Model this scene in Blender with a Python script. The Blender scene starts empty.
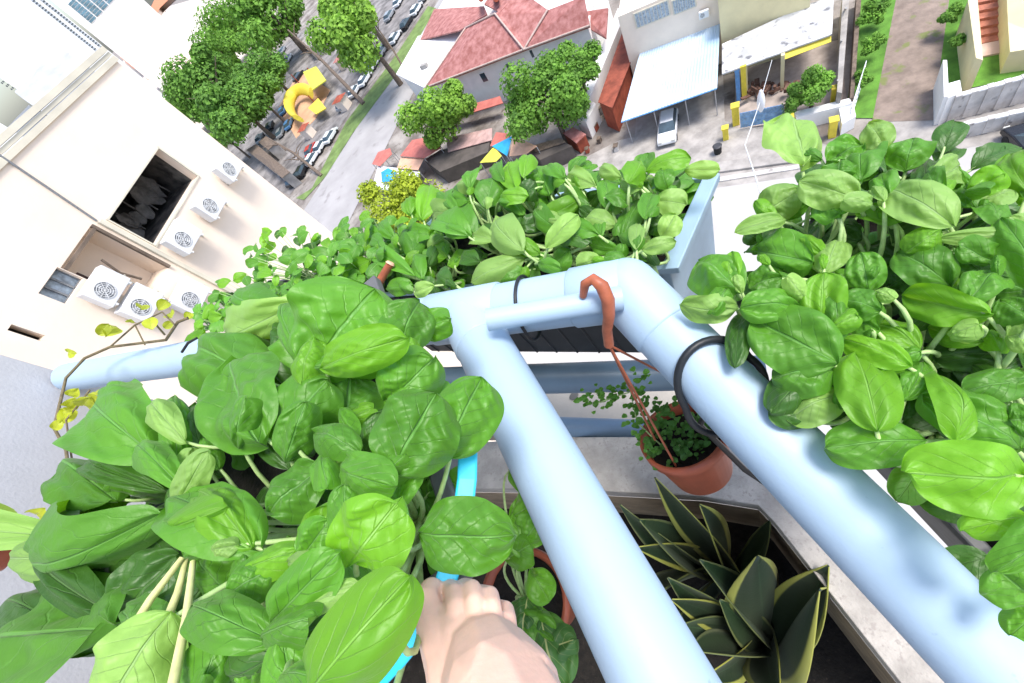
import bpy, bmesh, math, random
from mathutils import Vector as V, Matrix, noise
R = math.radians
random.seed(7)
scene = bpy.context.scene
COL = scene.collection

# ---------------------------------------------------------------- camera
F = 418.0
CX, CY = 512.0, 341.5
H = 30.0
_dn = V((255.0, 238.5, F)).normalized()          # straight down, in image axes (right, down, forward)
_pp = V((-242.0, -424.5, F)).normalized()
_Y = (_pp - _dn * _pp.dot(_dn)).normalized()
_Z = -_dn
_X = _Y.cross(_Z).normalized()
CAM = V((0, 0, H))
def ray(px, py):
    c = V((px - CX, py - CY, F))
    return V((c.dot(_X), c.dot(_Y), c.dot(_Z)))
def at(px, py, d):                                  # point at a distance along the view axis
    return CAM + ray(px, py) * (d / F)
def low(px, py, h):                                 # point a given drop below the eye
    r = ray(px, py)
    return CAM + r * (h / -r.z)
def G(px, py, z=0.0):                               # point at a given height above the ground
    return low(px, py, H - z)
def hit(px, py, P0, n):
    r = ray(px, py)
    return CAM + r * ((P0 - CAM).dot(n) / r.dot(n))
cd = bpy.data.cameras.new('camera'); cam = bpy.data.objects.new('camera', cd); COL.objects.link(cam)
cd.sensor_width = 36; cd.lens = 36 * F / 1024; cd.clip_start = 0.02; cd.clip_end = 5000
KR = V((_X.x, _Y.x, _Z.x)); KS = V((_X.y, _Y.y, _Z.y)); KF = V((_X.z, _Y.z, _Z.z))
m = Matrix.Identity(4)
for i in range(3):
    m[i][0] = KR[i]; m[i][1] = -KS[i]; m[i][2] = -KF[i]; m[i][3] = CAM[i]
cam.matrix_world = m
scene.camera = cam

# ---------------------------------------------------------------- materials
def nt(name):
    m = bpy.data.materials.new(name); m.use_nodes = True
    t = m.node_tree; b = t.nodes['Principled BSDF']
    return m, t, b
def L(t, a, b): t.links.new(a, b)
def N(t, kind, **kw):
    n = t.nodes.new(kind)
    for k, v in kw.items():
        if k in n.inputs: n.inputs[k].default_value = v
        else: setattr(n, k, v)
    return n
def c4(c): return (c[0], c[1], c[2], 1)
def mul(c, k): return tuple(min(1, x * k) for x in c)
def mat(name, col, rough=.6, var=.25, scale=3.0, bump=.0, bscale=None, col2=None, metal=0, spec=.4, spots=None, thr=(.35, .65)):
    m, t, b = nt(name)
    geo = N(t, 'ShaderNodeNewGeometry')
    nz = N(t, 'ShaderNodeTexNoise', Scale=scale, Detail=6.0, Roughness=.6)
    L(t, geo.outputs['Position'], nz.inputs['Vector'])
    rmp = N(t, 'ShaderNodeValToRGB')
    rmp.color_ramp.elements[0].position = thr[0]; rmp.color_ramp.elements[1].position = thr[1]
    rmp.color_ramp.elements[0].color = c4(mul(col, 1 - var)); rmp.color_ramp.elements[1].color = c4(col2 or mul(col, 1 + var * .5))
    L(t, nz.outputs['Fac'], rmp.inputs['Fac'])
    out = rmp.outputs['Color']
    if spots:
        n2 = N(t, 'ShaderNodeTexNoise', Scale=spots[1], Detail=3.0)
        L(t, geo.outputs['Position'], n2.inputs['Vector'])
        r2 = N(t, 'ShaderNodeValToRGB'); r2.color_ramp.elements[0].position = spots[2]; r2.color_ramp.elements[1].position = spots[2] + .1
        L(t, n2.outputs['Fac'], r2.inputs['Fac'])
        mx = N(t, 'ShaderNodeMixRGB'); L(t, r2.outputs['Color'], mx.inputs['Fac']); L(t, out, mx.inputs['Color1'])
        mx.inputs['Color2'].default_value = c4(spots[0]); out = mx.outputs['Color']
    L(t, out, b.inputs['Base Color'])
    b.inputs['Roughness'].default_value = rough; b.inputs['Metallic'].default_value = metal
    b.inputs['Specular IOR Level'].default_value = spec
    if bump:
        n3 = N(t, 'ShaderNodeTexNoise', Scale=bscale or scale * 6, Detail=5.0)
        L(t, geo.outputs['Position'], n3.inputs['Vector'])
        bp = N(t, 'ShaderNodeBump', Strength=bump, Distance=.5 / (bscale or scale * 6))
        L(t, n3.outputs['Fac'], bp.inputs['Height']); L(t, bp.outputs['Normal'], b.inputs['Normal'])
    return m
def leafmat(name, base, vein, transl=.3, rough=.42, nv=6.0, slope=2.4, bump=.5, coat=0.0, var=.35, rim=None):
    """leaf blade: midrib and side veins from the blade's own UV map (x across -1..1 -> 0..1, y along)"""
    m, t, b = nt(name)
    uv = N(t, 'ShaderNodeUVMap'); sp = N(t, 'ShaderNodeSeparateXYZ'); L(t, uv.outputs['UV'], sp.inputs[0])
    def M(op, a, bb=None, c=None):
        n = N(t, 'ShaderNodeMath', operation=op)
        for i, x in enumerate((a, bb, c)):
            if x is None: continue
            if isinstance(x, (int, float)): n.inputs[i].default_value = x
            else: L(t, x, n.inputs[i])
        return n.outputs[0]
    ax = M('ABSOLUTE', M('SUBTRACT', M('MULTIPLY', sp.outputs['X'], 2.0), 1.0))
    tc = N(t, 'ShaderNodeTexCoord'); nz = N(t, 'ShaderNodeTexNoise', Scale=22.0, Detail=3.0); L(t, tc.outputs['Object'], nz.inputs['Vector'])
    wob = M('MULTIPLY', M('SUBTRACT', nz.outputs['Fac'], .5), .9)
    ph = M('ADD', M('SUBTRACT', M('MULTIPLY', sp.outputs['Y'], nv), M('MULTIPLY', ax, slope)), wob)
    fr = M('ABSOLUTE', M('SUBTRACT', M('FRACT', ph), .5))            # .5 at a vein
    side = M('MULTIPLY', N_smooth(t, fr, .44, .5), M('SUBTRACT', 1.0, M('MULTIPLY', ax, .9)))
    mid = M('SUBTRACT', 1.0, N_smooth(t, ax, .015, .05))
    vm = M('MAXIMUM', M('MULTIPLY', side, .45), mid)
    n2 = N(t, 'ShaderNodeTexNoise', Scale=9.0, Detail=4.0); L(t, tc.outputs['Object'], n2.inputs['Vector'])
    oi = N(t, 'ShaderNodeObjectInfo')
    cr = N(t, 'ShaderNodeMixRGB'); cr.inputs['Color1'].default_value = c4(mul(base, 1 - var)); cr.inputs['Color2'].default_value = c4((base[0] * (1 + var * 1.3), base[1] * (1 + var), base[2] * (1 + var * .5)))
    L(t, M('ADD', M('MULTIPLY', n2.outputs['Fac'], .7), M('MULTIPLY', oi.outputs['Random'], .45)), cr.inputs['Fac'])
    mx = N(t, 'ShaderNodeMixRGB'); L(t, vm, mx.inputs['Fac']); L(t, cr.outputs['Color'], mx.inputs['Color1']); mx.inputs['Color2'].default_value = c4(vein)
    out = mx.outputs['Color']
    if rim:
        rm = N(t, 'ShaderNodeMixRGB'); L(t, N_smooth(t, ax, rim[1], rim[1] + .08), rm.inputs['Fac']); L(t, out, rm.inputs['Color1']); rm.inputs['Color2'].default_value = c4(rim[0]); out = rm.outputs['Color']
    L(t, out, b.inputs['Base Color'])
    b.inputs['Roughness'].default_value = rough + .06; b.inputs['Specular IOR Level'].default_value = .5
    b.inputs['Coat Weight'].default_value = coat; b.inputs['Sheen Weight'].default_value = .15; b.inputs['Sheen Roughness'].default_value = .4; b.inputs['Sheen Tint'].default_value = (.85, 1, .75, 1)
    n3 = N(t, 'ShaderNodeTexNoise', Scale=60.0, Detail=4.0); L(t, tc.outputs['Object'], n3.inputs['Vector'])
    hgt = M('ADD', M('MULTIPLY', vm, -1.0), M('MULTIPLY', n3.outputs['Fac'], 1.1))
    bp = N(t, 'ShaderNodeBump', Strength=bump, Distance=.0025); L(t, hgt, bp.inputs['Height']); L(t, bp.outputs['Normal'], b.inputs['Normal'])
    tr = N(t, 'ShaderNodeBsdfTranslucent'); hs = N(t, 'ShaderNodeMixRGB', blend_type='MULTIPLY', Fac=1.0)
    L(t, out, hs.inputs['Color1']); hs.inputs['Color2'].default_value = (1.9, 1.65, .45, 1); L(t, hs.outputs['Color'], tr.inputs['Color'])
    ms = N(t, 'ShaderNodeMixShader', Fac=transl); L(t, b.outputs[0], ms.inputs[1]); L(t, tr.outputs[0], ms.inputs[2])
    L(t, ms.outputs[0], t.nodes['Material Output'].inputs['Surface'])
    return m
def N_smooth(t, x, a, b):
    n = N(t, 'ShaderNodeMapRange', interpolation_type='SMOOTHSTEP'); n.inputs['From Min'].default_value = a; n.inputs['From Max'].default_value = b
    L(t, x, n.inputs['Value']); return n.outputs['Result']
def foliage(name, col, var=.5, scale=.8, transl=.25):
    m, t, b = nt(name)
    geo = N(t, 'ShaderNodeNewGeometry'); nz = N(t, 'ShaderNodeTexNoise', Scale=scale, Detail=5.0); L(t, geo.outputs['Position'], nz.inputs['Vector'])
    rp = N(t, 'ShaderNodeValToRGB'); rp.color_ramp.elements[0].position = .3; rp.color_ramp.elements[1].position = .7
    rp.color_ramp.elements[0].color = c4(mul(col, 1 - var)); rp.color_ramp.elements[1].color = c4((col[0] * (1 + var * 1.4), col[1] * (1 + var), col[2] * (1 + var * .3)))
    L(t, nz.outputs['Fac'], rp.inputs['Fac']); L(t, rp.outputs[0], b.inputs['Base Color']); b.inputs['Roughness'].default_value = .6; b.inputs['Specular IOR Level'].default_value = .25
    tr = N(t, 'ShaderNodeBsdfTranslucent'); L(t, rp.outputs[0], tr.inputs['Color'])
    ms = N(t, 'ShaderNodeMixShader', Fac=transl); L(t, b.outputs[0], ms.inputs[1]); L(t, tr.outputs[0], ms.inputs[2]); L(t, ms.outputs[0], t.nodes['Material Output'].inputs['Surface'])
    return m

# ---------------------------------------------------------------- objects
ORG = {}
def tag(o, label=None, cat=None, group=None, kind=None):
    if label: o['label'] = label
    if cat: o['category'] = cat
    if group: o['group'] = group
    if kind: o['kind'] = kind
    return o
def thing(name, label, cat, loc, group=None, rz=0):
    o = bpy.data.objects.new(name, None); COL.objects.link(o); o.location = loc; o.rotation_euler = (0, 0, rz); o.empty_display_size = .1
    ORG[o.name] = V(loc)
    return tag(o, label, cat, group)
class MB:
    def __init__(s): s.v = []; s.f = []; s.mi = []; s.uv = {}; s.sm = []
    def add(s, vs, fs, mi=0, smooth=False, uvs=None):
        k = len(s.v); s.v += [V(x) for x in vs]
        for f in fs: s.f.append([i + k for i in f]); s.mi.append(mi); s.sm.append(smooth)
        if uvs:
            for i, u in enumerate(uvs): s.uv[k + i] = u
        return s
    def box(s, c, sx, sy, sz, ax=None, ay=None, az=None, mi=0, taper=1.0):
        ax = V(ax or (1, 0, 0)).normalized(); ay = V(ay or (0, 1, 0)).normalized(); az = V(az or (0, 0, 1)).normalized()
        c = V(c); vs = []
        for k in (-.5, .5):
            q = taper if k > 0 else 1
            for i, j in ((-.5, -.5), (.5, -.5), (.5, .5), (-.5, .5)): vs.append(c + ax * sx * i * q + ay * sy * j * q + az * sz * k)
        return s.add(vs, [(3, 2, 1, 0), (4, 5, 6, 7), (0, 1, 5, 4), (1, 2, 6, 5), (2, 3, 7, 6), (3, 0, 4, 7)], mi)
    def tube(s, pts, rad, n=10, mi=0, cap=True, flat=1.0):
        pts = [V(p) for p in pts]; rad = rad if isinstance(rad, (list, tuple)) else [rad] * len(pts)
        rings = []; side = None
        for i, p in enumerate(pts):
            d = (pts[min(i + 1, len(pts) - 1)] - pts[max(i - 1, 0)]).normalized()
            if side is None: side = d.orthogonal().normalized()
            side = (side - d * side.dot(d)).normalized(); up = d.cross(side)
            rings.append([p + (side * math.cos(a) + up * math.sin(a) * flat) * rad[i] for a in [2 * math.pi * k / n for k in range(n)]])
        vs = [q for r in rings for q in r]; fs = []
        for i in range(len(pts) - 1):
            for k in range(n): fs.append((i * n + k, i * n + (k + 1) % n, (i + 1) * n + (k + 1) % n, (i + 1) * n + k))
        s.add(vs, fs, mi, True)
        if cap: s.add(rings[0], [tuple(range(n))[::-1]], mi); s.add(rings[-1], [tuple(range(n))], mi)
        return s
    def prism(s, top, zb, mi=0, ztop=None):           # top: world points (any heights), extruded straight down to zb
        n = len(top); vs = [V(p) for p in top] + [V((p[0], p[1], zb)) for p in top]
        fs = [tuple(range(n)), tuple(range(2 * n - 1, n - 1, -1))] + [(i, i + n, (i + 1) % n + n, (i + 1) % n) for i in range(n)]
        return s.add(vs, fs, mi)
    def plate(s, pts, th, mi=0):                      # polygon thickened downwards
        n = len(pts); vs = [V(p) for p in pts] + [V(p) - V((0, 0, th)) for p in pts]
        fs = [tuple(range(n)), tuple(range(2 * n - 1, n - 1, -1))] + [(i, i + n, (i + 1) % n + n, (i + 1) % n) for i in range(n)]
        return s.add(vs, fs, mi)
    def build(s, name, mats, parent=None, kind=None, bevel=0, fixn=True):
        me = bpy.data.meshes.new(name)
        o_ = ORG.get(parent.name) if parent and parent.name in ORG else None
        if parent and o_ is None: o_ = ORG.get('*' + parent.name, V((0, 0, 0)))
        vs = [v - o_ for v in s.v] if o_ is not None else s.v
        me.from_pydata([tuple(v) for v in vs], [], s.f)
        for mm in (mats if isinstance(mats, (list, tuple)) else [mats]): me.materials.append(mm)
        for p, mi, sm in zip(me.polygons, s.mi, s.sm): p.material_index = mi; p.use_smooth = sm
        if s.uv:
            ul = me.uv_layers.new(name='UVMap')
            for lp in me.loops: ul.data[lp.index].uv = s.uv.get(lp.vertex_index, (0.5, 0.5))
        if fixn:
            bm = bmesh.new(); bm.from_mesh(me); bmesh.ops.recalc_face_normals(bm, faces=bm.faces); bm.to_mesh(me); bm.free()
        o = bpy.data.objects.new(name, me); COL.objects.link(o)
        if parent: o.parent = parent; ORG['*' + o.name] = o_
        if kind: o['kind'] = kind
        if bevel:
            b = o.modifiers.new('bevel', 'BEVEL'); b.width = bevel; b.segments = 2; b.limit_method = 'ANGLE'
        return o
def copy_tree(o, parent=None):
    c = o.copy(); COL.objects.link(c)
    if parent: c.parent = parent
    for ch in [x for x in bpy.data.objects if x.parent == o]: copy_tree(ch, c)
    return c
def lerp(a, b, t): return a + (b - a) * t
def curve(p0, p1, p2, n=8):
    return [p0 * (1 - t) ** 2 + p1 * 2 * t * (1 - t) + p2 * t * t for t in [i / n for i in range(n + 1)]]
ZUP = V((0, 0, 1))
# ---------------------------------------------------------------- palette
pipe_blue = mat('painted_pvc', (.36, .485, .615), .48, .04, 5, bump=.06, bscale=90, spec=.4, spots=((.27, .37, .47), 80, .70))
pipe_shade = mat('painted_pvc_shade', (.13, .20, .28), .4, .1, 9)  # same pipe paint, darkened to stand for shade low in the rack
cable_black = mat('black_cable', (.015, .018, .022), .45, .2, 40)
steel = mat('dull_steel', (.45, .46, .48), .45, .2, 12, metal=.5)
planter_blue = mat('planter_plastic', (.30, .43, .56), .4, .12, 8, bump=.05, bscale=40)
planter_grey = mat('planter_grey', (.12, .12, .125), .5, .3, 8, bump=.1, bscale=50)
planter_cyan = mat('cyan_plastic', (.03, .52, .80), .35, .08, 8)
soil = mat('potting_soil', (.010, .008, .006), .95, .6, 40, bump=.9, bscale=90, spots=((.035, .026, .018), 120, .64))
terracotta = mat('terracotta_plastic', (.36, .09, .045), .45, .2, 12)
hookred = mat('red_brown_hanger', (.42, .12, .06), .45, .3, 30)
granite = mat('speckled_render', (.41, .38, .34), .85, .25, 10, bump=.6, bscale=120, spots=((.33, .30, .27), 75, .56))
stucco = mat('pale_stucco', (.50, .495, .505), .9, .06, 5, bump=.22, bscale=90)
skin = mat('skin', (.80, .51, .41), .5, .10, 30, bump=.14, bscale=300, spec=.35)
skin.node_tree.nodes['Principled BSDF'].inputs['Subsurface Weight'].default_value = .15
skin.node_tree.nodes['Principled BSDF'].inputs['Subsurface Scale'].default_value = .006
nail = mat('fingernail', (.82, .58, .50), .3, .05, 20)
LM = {  # tones mix leaf age with light and shade put into the colour
 'm': leafmat('leaf_mid', (.088, .272, .022), (.15, .38, .07), rough=.40, bump=.8, transl=.32),
 'b': leafmat('leaf_young_lit', (.14, .37, .02), (.22, .47, .07), transl=.36, rough=.40, bump=.7),
 'd': leafmat('leaf_old_shaded', (.034, .115, .010), (.07, .18, .03), transl=.2, rough=.40, bump=.8),
 'p': leafmat('leaf_pale', (.22, .41, .10), (.30, .49, .16), transl=.3, rough=.45, bump=.7),
}
stalkm = mat('leaf_stalk', (.40, .56, .22), .4, .25, 60)
stalkp = mat('leaf_stalk_pale', (.62, .62, .28), .4, .2, 60)
finem = leafmat('small_leaf', (.10, .30, .03), (.2, .42, .1), nv=4)
vinem = leafmat('vine_leaf', (.34, .42, .03), (.45, .5, .1), nv=4)
herbm = leafmat('herb_leaf', (.07, .22, .04), (.14, .32, .1), nv=3)
snakem = leafmat('snake_leaf', (.010, .026, .010), (.022, .05, .02), transl=.05, nv=16, slope=.2, rough=.38, rim=((.36, .37, .07), .74), bump=.15)
snakeg = leafmat('snake_leaf_green', (.012, .036, .011), (.04, .09, .03), transl=.08, nv=16, slope=.2, rough=.38, rim=((.16, .19, .06), .86), bump=.15)
darkleafm = leafmat('dark_houseplant_leaf', (.05, .15, .035), (.45, .50, .22), nv=5, bump=.3)

cream = mat('cream_render', (.82, .70, .58), .85, .07, .5, bump=.06, bscale=3)
creamt = mat('cream_trim', (.62, .58, .47), .85, .12, 1.5)
white = mat('white_render', (.78, .77, .75), .8, .08, .6)
whitep = mat('white_panel', (.74, .76, .78), .5, .06, 2)
acw = mat('ac_casing', (.72, .73, .73), .45, .05, 4)
acg = mat('ac_grille', (.20, .21, .22), .5, .3, 30)
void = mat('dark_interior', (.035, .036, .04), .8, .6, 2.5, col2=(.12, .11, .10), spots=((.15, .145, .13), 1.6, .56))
glass = mat('window_glass', (.05, .08, .10), .12, .3, 1.0, spec=.8)
glassb = mat('blue_window_glass', (.12, .24, .32), .12, .4, .5, spec=.8)
curtain = mat('window_curtain', (.35, .42, .48), .4, .5, 6, spec=.6)
rooft = mat('red_roof', (.38, .13, .11), .8, .3, 1.3, bump=.4, bscale=9, col2=(.46, .21, .19))
roofo = mat('orange_roof', (.62, .22, .10), .8, .15, .2)
brick = mat('brick_red', (.33, .075, .04), .8, .3, 1.2, bump=.3, bscale=8)
awnm = mat('awning_sheet', (.42, .60, .76), .4, .12, .12, col2=(.64, .74, .82))
greyroof = mat('weathered_sheet', (.55, .55, .54), .7, .3, .7, spots=((.16, .16, .17), 1.2, .57))
yellowp = mat('yellow_paint', (.72, .58, .06), .6, .15, 2)
yelloww = mat('pale_yellow_wall', (.72, .64, .38), .8, .1, .6)
bluep = mat('blue_paint', (.12, .30, .58), .6, .25, 3)
tarpr = mat('red_tarp', (.50, .15, .12), .7, .2, 1)
tarpo = mat('peach_tarp', (.72, .42, .28), .7, .15, 1)
tarpb = mat('blue_tarp', (.03, .34, .62), .6, .2, 2)
tarpy = mat('yellow_tarp', (.62, .62, .08), .6, .2, 2)
wood = mat('old_wood', (.16, .12, .09), .85, .4, 3)
bark = mat('bark', (.16, .12, .09), .9, .4, 4, bump=.5, bscale=12)
conc = mat('old_concrete', (.36, .335, .31), .85, .3, .8, bump=.2, bscale=6)
wallst = mat('stained_white_wall', (.56, .53, .50), .85, .25, 1.2, spots=((.20, .18, .17), 1.6, .6))
groundm = mat('ground_earth', (.22, .185, .16), .95, .35, .25, bump=.3, bscale=3, col2=(.36, .33, .30), spots=((.14, .12, .10), .6, .58))
roadc = mat('concrete_road', (.43, .415, .395), .85, .07, .25, bump=.1, bscale=12)
streetm = mat('worn_asphalt', (.36, .345, .34), .9, .14, .18, bump=.1, bscale=5, spots=((.27, .255, .25), .35, .6))
parkm = mat('car_park_asphalt', (.14, .13, .125), .9, .3, .3, col2=(.30, .28, .27))
dirt = mat('dirt_track', (.25, .195, .16), .95, .3, .9, bump=.5, bscale=7, spots=((.17, .19, .07), .8, .58))
grassm = mat('grass', (.10, .24, .03), .95, .35, .8, bump=.6, bscale=14)
verge = mat('verge_grass', (.16, .24, .07), .95, .35, .5, bump=.5, bscale=10)
plaza = mat('pale_plaza', (.60, .53, .46), .9, .1, .1)
tf_dark = foliage('tree_leaves_dark', (.13, .30, .06), transl=.35)
tf_mid = foliage('tree_leaves_mid', (.15, .34, .06), transl=.35)
tf_light = foliage('tree_leaves_light', (.21, .42, .07), transl=.35)
tf_yellow = foliage('tree_leaves_yellow', (.34, .46, .045), transl=.35, var=.45, scale=1.6)
carm = {'white': mat('car_paint_white', (.70, .71, .72), .25, .03, 3, spec=.6), 'silver': mat('car_paint_silver', (.36, .38, .40), .3, .05, 3, metal=.3),
        'black': mat('car_paint_black', (.02, .02, .023), .25, .1, 3), 'blue': mat('car_paint_blue', (.08, .20, .38), .25, .06, 3), 'red': mat('car_paint_red', (.42, .04, .03), .25, .06, 3)}
rubber = mat('tyre_rubber', (.02, .02, .02), .8, .2, 10)
lampm = mat('head_lamp', (.6, .6, .55), .2, .1, 10)
# ---------------------------------------------------------------- ground, roads, verges
def flat(name, mt, px, z, kind='structure'):
    b = MB(); pts = [G(x, y, z) for x, y in px]; b.add(pts, [tuple(range(len(pts)))]); o = b.build(name, mt, kind=kind, fixn=False)
    if o.data.polygons[0].normal.z < 0: o.data.flip_normals()
    return o
g = MB(); g.add([(-2500, -2500, -.03), (2500, -2500, -.03), (2500, 2500, -.03), (-2500, 2500, -.03)], [(0, 1, 2, 3)]); g.build('ground', groundm, kind='structure', fixn=False)
flat('street', streetm, [(290, 232), (432, 10), (460, -30), (480, -30), (470, 0), (412, 95), (352, 215), (330, 262)], .03)
flat('street_verge', verge, [(296, 198), (312, 188), (346, 122), (398, 52), (428, 6), (436, 8), (404, 64), (352, 134), (326, 176), (304, 200)], .06)
flat('car_park', parkm, [(205, 160), (250, 70), (330, 10), (420, -10), (425, 8), (395, 50), (343, 122), (290, 195)], .02)
flat('plaza', plaza, [(150, 100), (120, 66), (150, 18), (170, 6), (260, -20), (280, 20), (240, 90), (200, 130)], .015)
flat('concrete_road', roadc, [(330, 300), (440, 215), (560, 185), (700, 186), (800, 172), (1060, 128), (1200, 260), (1200, 720), (500, 720)], .02)
flat('side_path', conc, [(560, 170), (620, 140), (720, 120), (850, 150), (880, 118), (960, 112), (1060, 96), (1060, 132), (800, 176), (700, 190), (560, 190)], .03)
flat('dirt_track', dirt, [(872, 122), (884, 60), (897, -6), (950, -6), (941, 60), (936, 120)], .05)
flat('grass', grassm, [(845, 118), (856, 40), (862, -10), (898, -10), (884, 60), (874, 118)], .045)
flat('lawn', grassm, [(936, 118), (941, 60), (950, -10), (1100, -10), (1100, 60), (1024, 78), (946, 92), (942, 118)], .045)
flat('yard_paving', conc, [(632, 180), (640, 60), (722, 40), (725, 130), (705, 180)], .04)
flat('courtyard_paving', mat('yard_concrete', (.38, .32, .28), .9, .3, .8), [(735, 128), (735, 60), (838, 40), (850, 118)], .04)

# ---------------------------------------------------------------- the cream block with the outdoor units
P0 = at(203, 207, 12.0)
uu = ray(600, -485); uu.z = 0; uu.normalize()
nn = uu.cross(ZUP).normalized()
if nn.dot(P0 - CAM) < 0: nn = -nn                     # nn points away from the camera, into the block
def wl(px, py):
    p = hit(px, py, P0, nn); return ((p - P0).dot(uu), p.z)
def wp(s, z, out=0.0):
    if z > zT - .9: z += topz(s) - zT
    return P0 + uu * s + ZUP * (z - P0.z) - nn * out
sR = (wl(116, 58)[0] + wl(320, 225)[0]) / 2
zT = wl(117, 60)[1]
sA, zA_ = wl(0, 168); sB = wl(117, 60)[0]
def topz(s): return zT + (zA_ - zT) * (s - sB) / (sA - sB)
print('parapet', zT, zA_, sA, sB)
sL = wl(-60, 300)[0] - 6
def rect(pts):
    q = [wl(*p) for p in pts]
    return ((q[2][0] + q[3][0]) / 2, (q[0][0] + q[1][0]) / 2, (q[1][1] + q[2][1]) / 2, (q[0][1] + q[3][1]) / 2)   # s0 s1 z0 z1
opA = rect([(161.6, 148), (201, 180), (151, 245), (105, 217)])
opB = rect([(97, 224), (170, 270), (140, 312), (62, 258)])
opC = rect([(60, 266), (84, 281), (63, 305), (38, 291)])
opD = rect([(14, 322), (44, 338), (40, 343), (8, 328)])
blk = thing('apartment_block', 'cream rendered apartment block with a dark open bay and outdoor air units on its wall', 'building', wp(sR, 0))
ss = sorted({sL, sR, *[x for o in (opA, opB, opC, opD) for x in o[:2]]}); zs = sorted({0.0, zT, *[x for o in (opA, opB, opC, opD) for x in o[2:]]})
wb = MB(); TH = .35
for i in range(len(ss) - 1):
    for j in range(len(zs) - 1):
        a, b_, c_, d_ = ss[i], ss[i + 1], zs[j], zs[j + 1]; mx, mz = (a + b_) / 2, (c_ + d_) / 2
        if any(o[0] < mx < o[1] and o[2] < mz < o[3] for o in (opA, opB, opC, opD)): continue
        wb.add([wp(a, c_), wp(b_, c_), wp(b_, d_), wp(a, d_)], [(0, 1, 2, 3)])
for o in (opA, opB, opC, opD):                        # reveals
    q = [(o[0], o[2]), (o[1], o[2]), (o[1], o[3]), (o[0], o[3])]
    for k in range(4):
        a, b_ = q[k], q[(k + 1) % 4]; wb.add([wp(*a), wp(*b_), wp(b_[0], b_[1], -TH), wp(a[0], a[1], -TH)], [(0, 1, 2, 3)])
wb.add([wp(sR, 0), wp(sR, zT), wp(sR, zT, -16), wp(sR, 0, -16)], [(0, 1, 2, 3)])
wb.add([wp(sL, 0), wp(sL, zT), wp(sL, zT, -16), wp(sL, 0, -16)], [(0, 1, 2, 3)])
wb.add([wp(sL, 0, -16), wp(sL, zT, -16), wp(sR, zT, -16), wp(sR, 0, -16)], [(0, 1, 2, 3)])
wb.build('wall', cream, blk)
MB().add([wp(sL, zT - .5), wp(sR, zT - .5), wp(sR, zT - .5, -16), wp(sL, zT - .5, -16)], [(0, 1, 2, 3)]).build('roof', conc, blk)
pb = MB()
for z0, z1, o in ((.22, .34, .06), (.12, .20, .03), (-.02, .10, .05)):
    vs = [wp(s_, zT + z_, o_) for s_ in (sL, sR + .05) for z_, o_ in ((z0, -.2), (z1, -.2), (z1, o), (z0, o))]
    pb.add(vs, [(0, 1, 2, 3), (4, 5, 6, 7), (0, 1, 5, 4), (1, 2, 6, 5), (2, 3, 7, 6), (3, 0, 4, 7)])
pb.build('parapet', creamt, blk)
def bay(o, name, mt, depth):
    b = MB(); a, c_, z0, z1 = o
    P = lambda s, z, d: wp(s, z, -TH - d)
    vs = [P(a, z0, 0), P(c_, z0, 0), P(c_, z1, 0), P(a, z1, 0), P(a, z0, depth), P(c_, z0, depth), P(c_, z1, depth), P(a, z1, depth)]
    b.add(vs, [(4, 5, 6, 7), (0, 1, 5, 4), (1, 2, 6, 5), (2, 3, 7, 6), (3, 0, 4, 7)])
    return b.build(name, mt, blk)
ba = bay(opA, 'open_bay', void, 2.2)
fr = MB(); a, c_, z0, z1 = opA
for s in (a, c_): fr.box(wp(s, (z0 + z1) / 2, .01), .04, .04, z1 - z0 + .06, uu, nn, ZUP)
for z in (z0, z1): fr.box(wp((a + c_) / 2, z, .01), c_ - a, .04, .04, uu, nn, ZUP)
fr.build('bay_trim', creamt, blk)
ln = MB()                                             # laundry and clutter inside the bay
rb_ = random.Random(3)
for k in range(7):
    s = lerp(a, c_, (k + .5) / 7); ln.tube([wp(s, z0 + .1, -TH - .9), wp(s + rb_.uniform(-.1, .1), z1 - .1, -TH - .9)], .025, 6)
for k in range(10):
    s = rb_.uniform(a + .3, c_ - .3); z = rb_.uniform(z0 + .3, z1 - .4); q_ = rb_.uniform(.12, .3)
    vs = [wp(s + q_ * math.cos(t_) * rb_.uniform(.7, 1.2), z + q_ * math.sin(t_) * rb_.uniform(.8, 1.6), -TH - .85 + .05 * math.sin(3 * t_)) for t_ in [6.283 * i / 9 for i in range(9)]]
    ln.add(vs, [tuple(range(9))])
ln.build('clutter', mat('clutter', (.10, .095, .09), .8, .5, 4), blk)
bb = bay(opB, 'recess', cream, .55)
a, c_, z0, z1 = opB
rw = MB(); rw.box(wp(lerp(a, c_, .16), lerp(z0, z1, .62), -TH - .45), (c_ - a) * .24, .06, (z1 - z0) * .30, uu, nn, ZUP); rw.build('window', mat('brown_window', (.07, .035, .03), .4), blk)
tr_ = MB(); tr_.box(wp((a + c_) / 2, z1 - .08, .02), c_ - a, .08, .07, uu, nn, ZUP).box(wp(c_ - .03, (z0 + z1) / 2, .03), .07, .1, z1 - z0, uu, nn, ZUP)
tr_.tube([wp(lerp(a, c_, .5), lerp(z0, z1, .7), -.1), wp(lerp(a, c_, .42), lerp(z0, z1, .45), -.1), wp(lerp(a, c_, .5), lerp(z0, z1, .2), -.1)], .03, 6)
tr_.build('recess_trim', wood, blk)
a, c_, z0, z1 = opC
wc = MB(); wc.add([wp(a, z0, -.2), wp(c_, z0, -.2), wp(c_, z1, -.2), wp(a, z1, -.2)], [(0, 1, 2, 3)]); w_ = wc.build('window', curtain, blk)
wf = MB()
for t in (0, .33, .66, 1): wf.box(wp(lerp(a, c_, t), (z0 + z1) / 2, -.15), .04, .06, z1 - z0, uu, nn, ZUP)
for z in (z0, z1): wf.box(wp((a + c_) / 2, z, -.15), c_ - a, .06, .05, uu, nn, ZUP)
wf.build('window_frame', acg, w_)
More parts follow.
